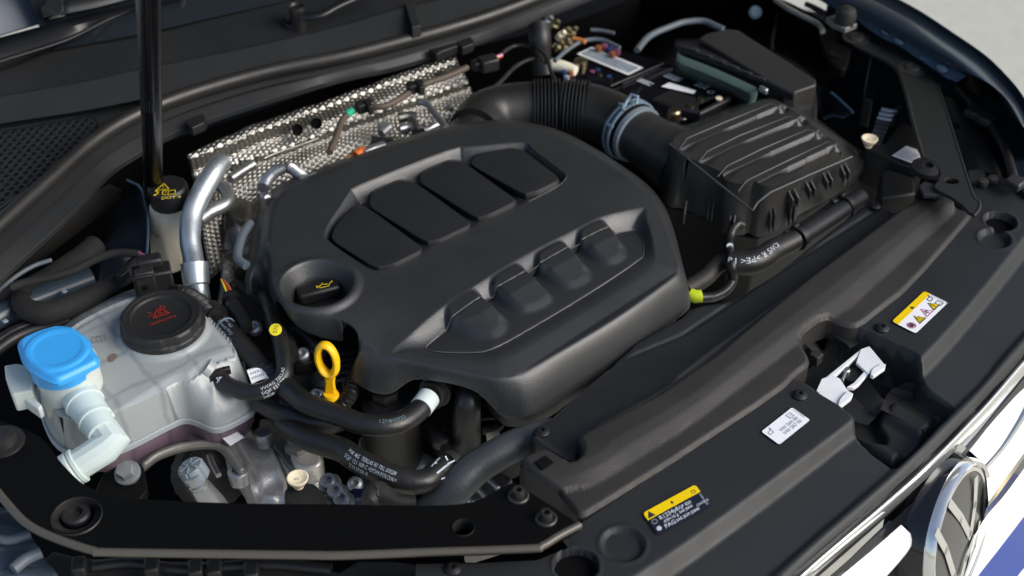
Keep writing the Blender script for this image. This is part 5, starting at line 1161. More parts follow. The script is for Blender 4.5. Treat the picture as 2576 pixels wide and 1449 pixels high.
tg = lathe('yellow_tag', P(*t(4, (2080, 1040)), .0105), [(.0060, 0), (.0060, .0008), (.001, .0008)], M['tag_yellow'], h1, (0, -.5, .86), n=24)
pr = Print(P(*t(4, (2080, 1040)), .0125), Vector((-.2, -.85, -.48)).normalized(), Vector((.98, -.17, -.1)).normalized()); pr.o = pr.o-pr.x*.0052-pr.y*.002; pr.text('015', 0, 0, .0060, h=.0006); pr.build('tag_number', M['ink_black'], tg)
h2 = thing('coolant_hose', 'straight black hose with pale stamped lettering from the cable plug to the dipstick base', 'hose')
q2 = [P(*t(4, q), z) for q, z in (((1620, 930), -.012), ((1690, 1010), -.012), ((1800, 1130), -.014), ((1940, 1270), -.02), ((2080, 1390), -.024))]+[P(*t(7, (2160, 20)), -.026)]
tube('hose_body', q2, .0098, M['hose'], h2, n=22)
lettered(h2, q2, .0098, .16, .35, ['VW AG', 'Poland PPO', '5WA 133 987'], .0058, 'ink_grey')
lathe('end_band', P(*t(4, (1700, 1015)), -.012), [(.0098, -.0008), (.0102, -.0008), (.0102, .0008), (.0098, .0008)], M['ink_grey'], h2, (q2[2]-q2[1]).normalized(), n=24)
tube('quick_connector', [P(*t(4, (1585, 900)), -.010), P(*t(4, (1640, 950)), -.010)], .0125, M['black'], h2, n=12, smoothp=False)
h2b = thing('corrugated_conduit', 'black corrugated conduit curving past the coolant tank corner', 'conduit')
q = [P(*t(4, a), -.006) for a in ((1300, 770), (1370, 770), (1450, 800), (1530, 860), (1590, 930))]
tube('conduit', q, lambda s: .0085+.0008*math.cos(s*2*math.pi*40), M['black'], h2b, n=16, sub=36)
h3 = thing('coolant_hose', 'black hose with a red stripe running below the dipstick', 'hose')
q3 = [P(*t(7, a), z) for a, z in (((1980, 120), -.04), ((2080, 180), -.038), ((2200, 240), -.036), ((2350, 285), -.038), ((2480, 285), -.042), ((2576, 250), -.05))]
tube('hose_body', q3, .0125, M['hose'], h3, n=22)
lathe('red_stripe', P(*t(7, (2130, 200)), -.0375), [(.0126, -.0009), (.0130, -.0009), (.0130, .0009), (.0126, .0009)], M['red'], h3, (q3[2]-q3[1]).normalized(), n=32)
pr = tubeprint(q3, .0127, .3, .5); pr.text('QVF 01153CP', 0, 0, .0062); pr.build('hose_lettering', M['ink_dim'], h3)
h4 = thing('coolant_hose', 'black hose with a white band curving under the dipstick to the engine cover', 'hose')
q4 = [P(*t(7, a), z) for a, z in (((2140, 10), -.012), ((2200, 60), -.012), ((2300, 140), -.010), ((2440, 200), -.010), ((2576, 245), -.010))]+[P(*t(8, a), z) for a, z in (((130, 295), -.010), ((300, 320), -.010), ((440, 300), -.012), ((550, 230), -.014), ((620, 160), -.015), ((690, 70), -.018))]
tube('hose_body', q4, .0100, M['hose'], h4, n=24, sub=8)
tube('white_band', [P(*t(8, a), -.0145) for a in ((600, 180), (640, 128), (660, 100))], .0108, M['white_tape'], h4, n=24)
tube('end_connector', [P(*t(8, (672, 95)), -.015), P(*t(8, (725, 50)), -.018), P(*t(8, (740, 20)), -.02)], .0135, M['black'], h4, n=24)
lathe('connector_ring', P(*t(8, (705, 62)), -.016), [(.0135, -.001), (.0155, -.001), (.0155, .001), (.0135, .001)], M['airbox'], h4, (q4[-1]-q4[-2]).normalized(), n=28)
lettered(h4, q4, .0101, .60, .3, ['12NH0933'], .006, 'ink_dim')
h5 = thing('coolant_hose', 'long black hose with white part lettering and painted cross marks above the near brace', 'hose')
q5 = [P(*t(7, a), z) for a, z in (((2120, 250), -.05), ((2200, 340), -.04), ((2350, 425), -.035), ((2576, 495), -.03))]+[P(*t(8, a), z) for a, z in (((110, 570), -.028), ((250, 640), -.028), ((400, 705), -.028), ((530, 740), -.03), ((640, 730), -.032), ((720, 670), -.034), ((780, 625), -.036), ((860, 580), -.04))]
tube('hose_body', q5, .0112, M['hose'], h5, n=24, sub=8)
lettered(h5, q5, .0112, .485, .15, ['VW AG  TEKLAS RS TKL 07/20', '5QF 121 109 C >EPDM PEROX<', '      Z.D.27.08.18'], .0062, 'ink_white', .72)
pr = tubeprint(q5, .0117, .845, .0); pr.line([(0, 0), (.016, 0)], .0016); pr.line([(.008, -.008), (.008, .008)], .0016); pr.line([(.014, -.011), (.001, -.007)], .0014); pr.line([(.002, .008), (.015, .010)], .0013); pr.build('painted_cross', M['ink_white'], h5)
lathe('hose_clamp', P(*t(8, (820, 610)), -.037), [(.0115, -.004), (.0130, -.004), (.0130, .004), (.0115, .004)], M['grimy'], h5, (q5[-1]-q5[-2]).normalized(), n=28)
pr = tubeprint(q5, .0135, .925, -.2); pr.line([(0, -.010), (0, .010)], .0014); pr.line([(-.004, .003), (.006, .003)], .0014); pr.build('painted_cross', M['ink_white'], h5)
h6 = thing('radiator_hose', 'thick blue grey rubber radiator hose arching from the beam down behind the near brace', 'hose')
q6 = [P(*t(8, a), z) for a, z in (((640, 1010), -.07), ((760, 890), -.055), ((880, 760), -.042), ((1020, 630), -.035), ((1180, 530), -.03), ((1340, 450), -.028), ((1500, 400), -.028), ((1600, 370), -.03))]
tube('hose_body', q6, [.0165, .0165, .016, .0155, .0150, .0145, .0145, .0145], M['hose_grey'], h6, n=28, sub=8)
h7 = thing('crankcase_pipe', 'upright black rubber pipe dropping from under the engine cover into a clamp', 'pipe')
q7 = [P(*t(8, a), z) for a, z in (((980, 20), -.02), ((955, 130), -.025), ((945, 280), -.045), ((945, 420), -.07), ((945, 540), -.095))]
tube('pipe_body', q7, [.0115, .0125, .0135, .0140, .0145], M['rubber'], h7, n=28)
for q, r in (((945, 480), .0158), ((948, 520), .0160)): lathe('clamp_band', P(*t(8, q), -.085), [(r-.001, -.002), (r, -.0018), (r, .0018), (r-.001, .002)], M['black'], h7, (q7[-1]-q7[-2]).normalized(), n=32)
box('clamp_ear', P(*t(8, (1050, 470)), -.08), .006, .008, .014, M['black'], h7, rot=10)
h8 = thing('braided_hose', 'short braided black hose curving right of the dipstick base', 'hose')
q8 = [P(*t(5, a), z) for a, z in (((110, 1400), -.025),)]+[P(*t(8, a), z) for a, z in (((90, -20), -.025), ((60, 90), -.03), ((-10, 170), -.035), ((-120, 215), -.04))]
tube('hose_body', q8, lambda s: .0075+.0004*math.cos(s*2*math.pi*45), M['hose'], h8, n=18, sub=30)

# dipstick
ds = thing('dipstick', 'bright yellow dipstick with an oval ring handle in front of the oil filler', 'dipstick')
dc = P(823, 905, .012); fw = (Vector((0, 0, H))-dc).normalized(); ux = Vector((.985, -.17, 0)).normalized(); uy = (P(815, 860, .012+.0)-dc); 
uy = Vector((-.10, .16, .98)).normalized(); ux = (ux-uy*ux.dot(uy)).normalized(); mm = pxm(823, 905, .012)
ring = []
nR = 40
bm = bmesh.new(); rows_ = []
nn = ux.cross(uy)
for i in range(nR):
    a = 2*math.pi*i/nR; c = dc+ux*math.cos(a)*23*mm+uy*math.sin(a)*44*mm; e = (ux*math.cos(a)*44+uy*math.sin(a)*23).normalized()
    rr = 9.0*mm if math.sin(a) > -.5 else 10*mm
    rows_.append([bm.verts.new(c+e*math.cos(b)*rr+nn*math.sin(b)*rr*1.6) for b in [2*math.pi*k/12 for k in range(12)]])
for i in range(nR):
    A, B = rows_[i], rows_[(i+1) % nR]
    for k in range(12): bm.faces.new((A[k], A[(k+1) % 12], B[(k+1) % 12], B[k]))
from_bm('ring_handle', bm, M['yellow'], ds)
sb_ = dc-uy*40*mm; st_ = P(831, 988, -.025)
def sec(c, a, b): return [c+ux*i*a+nn*j*b for i, j in ((-1, -1), (1, -1), (1, 1), (-1, 1))]
shell('stem', [sec(st_, 15*mm, 8*mm), sec(st_.lerp(sb_, .55), 12*mm, 6*mm), sec(sb_.lerp(st_, .1), 15*mm, 7*mm)], M['yellow'], ds, .0015)
lathe('stopper', P(833, 1000, -.03), [(.0065, -.006), (.0078, -.003), (.0080, .003), (.0068, .006), (.001, .0062)], M['yellow'], ds, n=24)
lathe('blue_seal', P(830, 1004, -.036), [(.0060, -.004), (.0085, -.002), (.0085, .003), (.006, .004)], M['blue_wire'], ds, n=24)

# oil filter housing
of = thing('oil_filter_housing', 'black cylindrical oil filter housing with a hexagon top on a cast aluminium base', 'filter housing')
fcz = P(*t(8, (372, 170)), -.05); R0 = 212/3*pxm(983, 1020, -.05)
lathe('housing', fcz, [(R0*1.10, -.100), (R0*1.10, -.090), (R0*1.03, -.088), (R0*1.00, -.02), (R0*1.03, -.018), (R0*1.03, .0), (R0*.98, .006), (R0*.80, .009), (R0*.72, .012), (R0*.001, .012)], M['airbox_low'], of, n=48)
lathe('hexagon_top', fcz+Vector((-.004, 0, .012)), [(R0*.50, -.002), (R0*.50, .008), (R0*.45, .010), (R0*.001, .010)], M['airbox_low'], of, n=6)
ca_ = thing('filter_base', 'dull cast aluminium base flange round the foot of the oil filter housing', 'casting')
bs_ = [(120, 440), (150, 380), (230, 350), (560, 360), (640, 390), (780, 430), (800, 520), (760, 600), (620, 680), (560, 680), (480, 640), (300, 650), (180, 600)]
pb = t(8, bs_); s_t = chaikin([list(v) for v in W(pb, -.135)], 2)
shell('flange_plate', [[(p[0], p[1], -.16) for p in s_t], [(p[0], p[1], -.135) for p in s_t]], M['cast'], ca_, .002)
lathe('flange_boss', P(*t(8, (610, 610)), -.125), [(.016, -.02), (.015, .0), (.011, .006), (.004, .009), (.001, .009)], M['cast'], ca_, n=28)
prism('lower_casting', t(8, [(150, 640), (260, 700), (560, 790), (540, 900), (200, 900), (120, 780)]), -.15, -.2, M['cast_dark'], ca_, .004)
prism('lower_casting', t(8, [(900, 900), (950, 830), (1160, 640), (1300, 700), (1200, 840), (1000, 900)]), -.11, -.2, M['cast_dark'], ca_, .004)
for a, b in (((1090, 700), (1180, 790)), ((1010, 770), (1100, 870)), ((930, 840), (990, 900))): tube('cast_rib', W(t(8, [a, b]), -.108), .003, M['cast'], ca_, n=8)

# mechanical parts low down
def plate_r(th, pts, z, dz, m_, tile, r=1, b=.002, name='plate'):
    p = chaikin([list(v) for v in W(t(tile, pts), z)], r); return shell(name, [[(q[0], q[1], z-dz) for q in p], [(q[0], q[1], z) for q in p]], M[m_], th, b)
br_ = thing('engine_mount_bracket', 'cast metal engine mount bracket with two threaded studs right of the pink tank', 'bracket')
brp = t(7, [(1700, 330), (1850, 260), (1950, 330), (2060, 420), (2150, 620), (2180, 920), (1940, 940), (1900, 800), (1870, 680), (1820, 620), (1800, 560), (1740, 470), (1660, 430)])
brW = chaikin(W2(brp, -.10), 2); ridge_ = W2(t(7, [(2010, 400), (2090, 560), (2140, 760), (2150, 900)]), -.10); rid2 = W2(t(7, [(1720, 450), (1830, 620), (1900, 760), (1930, 900)]), -.10)
relief('cast_arm', brW, lambda X: -.11+.012*sm(sdf(X, brW, .03), 0, .012)+.009*np.exp(-(pdist(X, ridge_)/.004)**2)+.008*np.exp(-(pdist(X, rid2)/.004)**2)-.006*np.exp(-(pdist(X, W2(t(7, [(1960, 800), (2060, 740)]), -.10))/.008)**2), M['cast'], br_, .002, skirt=-.16)
loft('curved_rib', [W(t(7, [(1075, 605), (1190, 520), (1400, 448), (1600, 435), (1700, 470), (1760, 540), (1830, 650)]), -.075), W(t(7, [(1080, 650), (1200, 560), (1400, 495), (1600, 478), (1690, 520), (1740, 600), (1810, 690)]), -.085)], M['cast_dark'], br_, n=40, mid=2, th=.005)
for q, zz_, r in (((1985, 372), -.078, .0085), ((1795, 660), -.085, .0098)):
    c_ = P(*t(7, q), zz_); lathe('threaded_stud', c_, [(r*.95, -.014), (r*.9, -.010), (r, -.008), (r, .001), (r*.85, .002), (r*.55, .002), (r*.5, -.006), (r*.001, -.006)], M['steel'], br_, n=28)
lb_ = thing('paper_label', 'white paper label with printed number under the tank on the metal bracket', 'label')
O, X, Y, w_, h_ = fr3(t(7, (1665, 395)), t(7, (1740, 470)), t(7, (1765, 335)), -.088)
X2, w2 = Y, h_; Y2, h2_ = -X, w_
Of = P(*t(7, (1740, 472)), -.07); X2 = (P(*t(7, (1845, 408)), -.07)-Of); w2 = X2.length; X2.normalize(); Y2 = (P(*t(7, (1660, 398)), -.07)-Of); h2_ = Y2.length; Y2.normalize()
pr = Print(Of, X2, Y2, N); pr.poly([(0, 0), (w2, 0), (w2, h2_), (0, h2_)], .001); pr.build('label_paper', M['sticker_white'], lb_)
pr = Print(Of, X2, Y2, N); pr.text('3EB04150%', w2*.92, h2_*.92, .0062, .0016, ang=-math.pi/2); pr.text('62 P', w2*.12, h2_*.9, .0056, .0016, ang=0); pr.build('label_print', M['ink_black'], lb_)
cs_ = thing('timing_cover', 'rough cast aluminium casting with a hexagon plug between the hoses', 'casting')
plate_r(cs_, [(1950, 250), (2050, 270), (2150, 340), (2330, 430), (2460, 560), (2400, 640), (2280, 660), (2170, 620), (2080, 480), (1960, 380)], -.095, .06, 'cast_dark', 7, 2, .004, 'casting')
plate_r(cs_, [(2180, 470), (2260, 440), (2360, 480), (2440, 560), (2400, 630), (2260, 640), (2200, 580)], -.088, .03, 'cast', 7, 2, .003, 'boss_plate')
lathe('hexagon_plug', P(*t(7, (2255, 430)), -.082), [(.015, -.01), (.015, .0), (.011, .002), (.0105, .006), (.001, .006)], M['cast_dark'], cs_, n=6)
plate_r(cs_, [(2050, 430), (2120, 500), (2180, 600), (2230, 640), (2300, 690), (2400, 700), (2410, 760), (2300, 760), (2150, 660)], -.10, .02, 'cast', 7, 1, .003, 'web')
dk = thing('alternator', 'dark round alternator housing below the curved bracket rib', 'alternator')
ac_ = P(*t(7, (1640, 650)), -.14); lathe('housing', ac_, [(.035, -.04), (.036, -.005), (.032, .0), (.020, .003), (.001, .003)], M['grimy'], dk, (.5, -.5, .7), n=40, mod=lambda a, r, h: r*(1+.02*math.cos(24*a)))
tube('cooling_fin', W(t(7, [(1580, 540), (1610, 620), (1650, 690)]), -.11), .003, M['steel'], dk, n=8)
vp = thing('service_port', 'grey capped air conditioning service port on a steel pipe above the near brace', 'service port')
v1 = P(*t(7, (1470, 720)), -.06); v2 = P(*t(7, (1600, 900)), -.09); vd = (v1-v2).normalized()
tube('port_pipe', [v1-vd*.008, v2, v2-vd*.03], [.0095, .0120, .0125], M['steel'], vp, n=24, smoothp=False)
lathe('port_neck', v1, [(.0085, -.012), (.0092, -.008), (.0092, -.005), (.0080, -.004), (.0080, .004), (.0095, .005), (.0095, .007), (.008, .008)], M['steel'], vp, vd, n=24)
pcp = P(*t(7, (1455, 655)), -.055)
lathe('port_cap', pcp, [(.0110, -.010), (.0128, -.008), (.0128, .004), (.0115, .0065), (.001, .0068)], M['grey_plastic'], vp, vd, n=48, mod=lambda a, r, h: r*(1-.10*(1 if math.cos(6*a) > .75 else 0)) if r > .01 else r)
for k in range(6):
    bx_, by_, bz_ = basis(vd); e_ = bx_*math.cos(k*math.pi/3)+by_*math.sin(k*math.pi/3); box('cap_rib', pcp+vd*.0068+e_*.006, .008, .0022, .002, M['grey_plastic'], vp, ax=(e_, bz_.cross(e_), bz_), bevel=.0005)
lathe('yellow_collar', P(*t(7, (1385, 650)), -.07), [(.004, -.003), (.004, .003), (.001, .003)], M['tag_yellow'], vp, n=12)
# dark bracket with hex bolt
bk = thing('side_bracket', 'black painted bracket plate with a zinc hexagon bolt below the white elbow', 'bracket')
plate_r(bk, [(760, 700), (800, 660), (900, 600), (980, 575), (1060, 590), (1090, 640), (1120, 850), (900, 900), (700, 840)], -.045, .01, 'black_paint', 7, 1, .002, 'bracket_plate')
bc_ = P(*t(7, (965, 675)), -.042)
ba_ = Vector((-.1, -.35, .93)).normalized(); lathe('washer', bc_, [(.0118, -.001), (.0122, .001), (.0118, .0025), (.0095, .0035)], M['bolt_grey'], bk, ba_, n=32); lathe('bolt_head', bc_, [(.0088, .0), (.0088, .0095), (.0078, .0110), (.001, .0110)], M['bolt_grey'], bk, ba_, n=6, sharp=25)
# buffers
def buffer_(label, u, v, z, s, tone='cream'):
    b = thing('rubber_buffer', label, 'buffer', group=None); c = P(u, v, z)
    lathe('buffer_cup', c, [(.0045*s, -.007*s), (.0045*s, -.004*s), (.0062*s, -.003*s), (.0098*s, .004*s), (.0100*s, .0052*s), (.0090*s, .0056*s), (.0040*s, .0030*s), (.001, .0030*s)], M[tone], b, n=32)
    box('slot', c+Vector((0, 0, .0034*s)), .004*s, .0026*s, .0008, M['brake_tank'], b, bevel=0); return b
buffer_('cream plastic adjuster cup just above the near black brace', *t(7, (2250, 735)), -.038, .98)
buffer_('cream plastic adjuster cup near the far brace beyond the air filter box', *t(3, (1408, 1070)), .012, .92)
bb = thing('support_block', 'dark dusty block under the near cream adjuster cup', 'block')
plate_r(bb, [(2150, 760), (2350, 730), (2420, 790), (2540, 930), (2200, 930), (2140, 870)], -.05, .04, 'grimy', 7, 1, .003, 'block')
for q, z_ in (((2490, 755), -.06), ((2545, 830), -.06), ((2590, 890), -.06)):
    b = thing('torx_bolt', ('zinc torx bolt highest of three beside the near cream cup', 'zinc torx bolt in the middle of three beside the near cream cup', 'zinc torx bolt lowest of three, half hidden by the near brace')[[2490, 2545, 2590].index(q[0])], 'bolt', group='bolts beside the near adjuster cup')
    lathe('bolt_head', P(*t(7, q), z_), [(.0105, -.002), (.0108, .0), (.0095, .0015), (.0078, .002), (.0078, .007), (.0068, .008), (.0045, .008), (.0040, .003), (.001, .003)], M['bolt_grey'], b, (-.25, -.2, .95), n=24)
for nm_, q, tl_, lab in (('ignition_coil_screw', (1922, 1025), 4, 'small steel screw beside the upper ignition lead left of the oil bowl'), ('ignition_coil_screw', (2285, 1225), 4, 'small steel screw between the hoses left of the dipstick ring'), ('clip_screw', (2390, 85), 7, 'small steel screw at the foot of the dipstick'), ('clip_screw', (103, 755), 8, 'small steel screw at the lower left of the oil filter housing')):
    s_ = thing(nm_, lab, 'screw'); lathe('screw_head', P(*t(tl_, q), -.02 if tl_ == 4 else (-.04 if tl_ == 7 else -.09)), [(.0072, -.004), (.0076, .0), (.0070, .0022), (.0045, .0036), (.0030, .0034), (.0028, .001), (.0005, .001)], M['steel'], s_, (-.1, -.3, .94), n=20)
# valve cover parts between hose and engine cover
vcv = thing('cam_cover', 'black ribbed plastic cam cover glimpsed between hoses left of the dipstick', 'cam cover')
plate_r(vcv, [(1680, 700), (1760, 690), (1900, 800), (2100, 850), (2350, 1080), (2576, 1180), (2650, 1448), (2300, 1560), (2160, 1460), (2050, 1300), (1850, 1150), (1720, 1000)], -.045, .05, 'grimy', 4, 1, .004, 'cover_body')
for (x, y, r) in ((1925, 1030, .014), (2290, 1230, .016), (2440, 1400, .014)): lathe('screw_boss', P(*t(4, (x, y)), -.032), [(r, -.015), (r*.9, .0), (r*.6, .004), (r*.5, .004), (.001, .004)], M['black'], vcv, n=24)
for a, b in (((1880, 1100), (1960, 1180)), ((1960, 1000), (2000, 1100)), ((2170, 1180), (2260, 1260)), ((2330, 1260), (2420, 1330)), ((2200, 1100), (2240, 1180))): tube('stiffening_rib', W(t(4, [a, b]), -.036), .0035, M['black'], vcv, n=8)
plate_r(vcv, [(2560, 1150), (2640, 1210), (2660, 1300), (2610, 1420), (2560, 1420)], -.03, .02, 'grimy', 4, 1, .002, 'side_web')
for k in range(5): box('grille_rib', P(*t(5, (20+k*3, 1230+k*45)), -.028), .022, .002, .004, M['black'], vcv, rot=20)
for (pts, lab) in (([(1740, 800), (1770, 880), (1830, 960), (1860, 1030)], 'upper ignition lead plug with yellow and red wires left of the oil bowl'), ([(2100, 990), (2140, 1080), (2180, 1170), (2210, 1250)], 'lower ignition lead plug right of the yellow numbered tag')):
    ip = thing('ignition_plug', lab, 'connector'); pw = W(t(4, pts), -.012)
    tube('plug_body', pw, [.0060, .0085, .0080, .0065], M['black'], ip, n=10); lathe('plug_collar', pw[0], [(.007, -.002), (.0095, -.001), (.0095, .003), (.006, .004)], M['black'], ip, (pw[1]-pw[0]).normalized(), n=20)
    d_ = (pw[0]-pw[1]).normalized()
    for k, m_ in enumerate(('tag_yellow', 'red', 'orange_wire')): tube('wire', [pw[0]+Vector((.0015*(k-1), 0, 0)), pw[0]+d_*.012+Vector((.0025*(k-1), 0, .004)), pw[0]+d_*.026+Vector((.001*(k-1)-.002, 0, .004))], .0010, M[m_], ip, n=6)
hosething('cable', 'black cloth taped lead joining the upper ignition plug under the cover edge', 'cable', [(1740, 720), (1790, 700), (1850, 740), (1930, 800), (1990, 850)], -.02, .005, 'tape', tile=4)
hosething('cable', 'black rubber lead running under the dipstick ring', 'cable', [(2150, 1040), (2250, 1050), (2350, 1130), (2420, 1230)], -.015, .006, 'hose', tile=4)
pl_ = thing('paper_label', 'small curved white label with tiny print on the hose beside the tank', 'label')
lw4 = [P(*t(4, q), -.018) for q in ((1900, 1390), (1960, 1370), (2010, 1400))]
loft('label_paper', [W(t(4, [(1862, 1345), (1910, 1328), (1965, 1332), (2000, 1362)]), -.006), W(t(4, [(1900, 1448), (1940, 1430), (1980, 1415), (2030, 1405)]), -.012)], M['sticker_white'], pl_, n=10, mid=2)
O = P(*t(4, (1895, 1440)), -.0098); X3 = (P(*t(4, (1985, 1405)), -.0098)-O).normalized(); pr = Print(O, X3, (P(*t(4, (1870, 1350)), -.0055)-O).normalized())
for k, tx in enumerate(('VWAG 7L-RRS', '5WA133986T', '03/18 20')): pr.text(tx, .001, .002+k*.005, .0042, .0012)
pr.build('label_print', M['ink_black'], pl_)
p3 = thing('paper_label', 'tiny pale label under the front edge of the engine cover', 'label')
O = P(*t(8, (1100, 442)), -.06); X4 = (P(*t(8, (1202, 418)), -.06)-O); Y4 = (P(*t(8, (1090, 380)), -.06)-O); pr = Print(O, X4.normalized(), Y4.normalized()); pr.poly([(0, 0), (X4.length, 0), (X4.length, Y4.length), (0, Y4.length)], .001); pr.build('label_paper', M['cream'], p3)
pan = thing('lower_engine_block', 'dark lower engine casing in the shade beneath the hoses', 'engine block')
plate_r(pan, [(600, -20), (1200, 200), (1420, 330), (1300, 420), (1150, 440), (800, 460), (700, 350), (560, 200)], -.085, .06, 'grimy', 8, 1, .004, 'casing')
tube('casing_rim', W(t(8, [(780, 350), (900, 300), (1050, 260), (1180, 250)]), -.075), .0035, M['black'], pan, n=8)
tube('casing_rim', W(t(8, [(1060, 350), (1130, 340), (1200, 300), (1160, 180)]), -.06), .0045, M['grimy'], pan, n=8)
tube('bracket_arm', W(t(8, [(740, 420), (780, 470), (820, 560)]), -.07), .0055, M['black'], pan, n=10)
lathe('pivot_boss', P(*t(8, (750, 415)), -.066), [(.009, -.006), (.009, .002), (.005, .004), (.001, .004)], M['black'], pan, n=16)
blc = thing('sensor_plug', 'dark blue cable plug low beside the oil filter housing', 'connector')
tube('plug_body', W(t(8, [(40, 880), (100, 870), (190, 860)]), -.07), [.006, .010, .0085], M['connector_blue'], blc, n=10)
box('plug_latch', P(*t(8, (150, 845)), -.062), .012, .008, .006, M['connector_blue'], blc, rot=10)
wp2 = thing('taped_lead', 'ragged black taped lead end lying along the top of the near brace', 'cable')
tube('lead', W(t(8, [(200, 900), (260, 830), (330, 850), (420, 890), (560, 895)]), -.03), [.008, .012, .010, .007, .005], M['grimy'], wp2, n=14)
# ================================================================== braces
nb = thing('near_brace', 'broad matte black brace bar across the bottom with round holes and bolts', 'brace bar')
ZN = .022
no = t(7, [(-300, 200), (100, 300), (330, 410), (430, 560), (560, 700), (640, 765), (800, 838), (1000, 866), (1500, 893), (2150, 907)])+t(8, [(0, 905), (400, 918), (840, 915), (1000, 890), (1130, 830), (1290, 738), (1330, 755), (1800, 1058), (1795, 1075), (1510, 1222), (1410, 1240), (600, 1268), (0, 1290)])+t(7, [(2300, 1288), (850, 1268), (700, 1255), (400, 1155), (200, 1050), (60, 905), (-60, 760), (-300, 700)])
nW = chaikin(W2(no, ZN), 2)
hs_ = [circ(wc(193, 1299, ZN), 58*pxm(193, 1299, ZN), 40), circ(wc(1166, 1328, ZN), 27*pxm(1166, 1328, ZN), 28)]
slab('brace_plate', nW, [hs_[0], hs_[1]], ZN, .007, M['black_paint'], nb, .0014)
# rolled lip along the outer edge
lipline = t(8, [(1800, 1062), (1650, 1140), (1510, 1224), (1410, 1242), (600, 1270), (0, 1292)])+t(7, [(2300, 1290), (850, 1270), (700, 1257), (400, 1157), (200, 1052), (60, 907), (-60, 762)])
tube('rolled_lip', W(lipline, ZN-.0015), .0034, M['lip_highlight'], nb, n=12)
loft('lip_wall', [W(lipline, ZN-.003), W(lipline, -.01)], M['black_paint'], nb, n=60)
for (u, v, r) in ((193, 1299, 58), (1166, 1328, 27)):
    k = pxm(u, v, ZN)*r; c = P(u, v, ZN); lathe('hole_rim', c, [(k*.98, -.012), (k*.98, .0), (k*1.01, .0012), (k*1.04, .0004), (k*1.04, -.002), (k*.98, -.012)], M['rubber'], nb, n=44)
c = P(193, 1299, ZN-.012); k = 58*pxm(193, 1299, ZN)
lathe('recess_cup', c, [(k*.98, -.003), (k*.98, .002), (k*.7, .0), (k*.62, -.001), (k*.001, -.001)], M['grimy'], nb, n=40)
lathe('recessed_nut', c, [(k*.60, -.001), (k*.60, .004), (k*.5, .0055), (k*.3, .0055), (k*.28, .001), (k*.001, .001)], M['rubber'], nb, n=24)
for q in ((1335, 850), (1545, 1020)):
    c = P(*t(8, q), ZN); k = 26*pxm(1310, 1250, ZN)
    lathe('brace_bolt', c, [(k*1.05, .0), (k*1.05, .0012), (k*.9, .0022), (k*.7, .0018), (k*.62, .0015), (k*.6, .0075), (k*.52, .009), (k*.3, .009), (k*.28, .005), (k*.001, .005)], M['rubber'], nb, n=28)
c = P(*t(7, (20, 440)), ZN); lathe('brace_bolt', c, [(.019, .0), (.0185, .002), (.013, .0025), (.012, .008), (.008, .010), (.001, .010)], M['rubber'], nb, n=28)

fbn = thing('far_brace', 'bent black sheet metal brace bar on the far side of the bay', 'brace bar')
ZFB = .035
fo = t(3, [(1235, 262), (1300, 240), (1385, 310), (1700, 400), (1850, 530), (1925, 640), (2030, 970), (2180, 1448)])+t(6, [(2235, 70), (2235, 130), (2195, 182), (2075, 60), (1900, -30)])+t(3, [(1900, 1400), (1940, 1345), (1950, 1290), (1900, 1220), (1850, 1200), (1815, 1190), (1750, 960), (1645, 565), (1560, 470), (1290, 335)])
fW = chaikin(W2(fo, ZFB), 1)
h1_ = circ(wc(*t(3, (2030, 1365)), ZFB), 17*pxm(2390, 450), 20, 12*pxm(2390, 450)); h2__ = circ(wc(*t(3, (1835, 1258)), ZFB), .0045, 16)
slab('brace_plate', fW, [h1_], ZFB, .004, M['brace_grey'], fbn, .001)
tube('rolled_edge', W(t(3, [(1295, 340), (1560, 475), (1645, 570), (1750, 965), (1815, 1192)]), ZFB-.001), .0024, M['rubber'], fbn, n=10)
tube('rolled_edge', W(t(3, [(1925, 640), (2030, 970), (2180, 1448)])+t(6, [(2235, 75), (2235, 130), (2195, 182)]), ZFB-.001), .0018, M['rubber'], fbn, n=10)
lathe('eyelet', P(*t(3, (1850, 1255)), ZFB-.002), [(.017, -.006), (.017, .0), (.014, .001), (.006, .002), (.0055, -.002), (.001, -.002)], M['black'], fbn, n=28)
prism('lower_tab', t(3, [(1780, 1400), (1830, 1365), (1960, 1410), (1950, 1470), (1820, 1470)]), ZFB-.004, ZFB-.009, M['panel'], fbn, .001)
for q in ((1735, 515), (1310, 285)):
    c = P(*t(3, q), ZFB); lathe('brace_bolt', c, [(.017, .0), (.017, .001), (.012, .0015), (.010, .0012), (.0095, .003), (.008, .0038), (.005, .0038), (.001, .002)], M['airbox'], fbn, n=24)
screw(fbn, *t(6, (2115, 100)), .026, .0085, 'brace_bolt')

# ================================================================== far wing and far inner panels
fw_ = thing('far_wing', 'dark blue painted wing of the car curving past the pale ground at the top right', 'wing')
sil = t(3, [(1100, -200), (1490, -5), (1750, 135), (2000, 300), (2250, 475), (2420, 640), (2520, 760), (2600, 900), (2660, 1050)])
inn = t(3, [(700, -180), (1090, 0), (1330, 110), (1600, 260), (1850, 400), (2090, 540), (2190, 560), (2330, 640), (2480, 860)])
loft('wing_skin', [W(inn, .055), W([((a[0]+b[0])/2, (a[1]+b[1])/2) for a, b in zip(inn, sil)], .062), W(sil, .050), [p+Vector((.006, .006, -.012)) for p in W(sil, .045)], [p+Vector((.008, .012, -.25)) for p in W(sil, .02)]], M['body_blue'], fw_, n=60, mid=4)
seam = t(3, [(940, -60), (1180, 90), (1300, 150), (1420, 230), (1530, 300), (1640, 350), (1740, 420), (1850, 490), (1960, 570), (2070, 620)])
loft('seam_flange', [W(inn[:6]+[t(3, (2140, 575))], .053), W(seam, .045)], M['seam_blue'], fw_, n=50, mid=2)
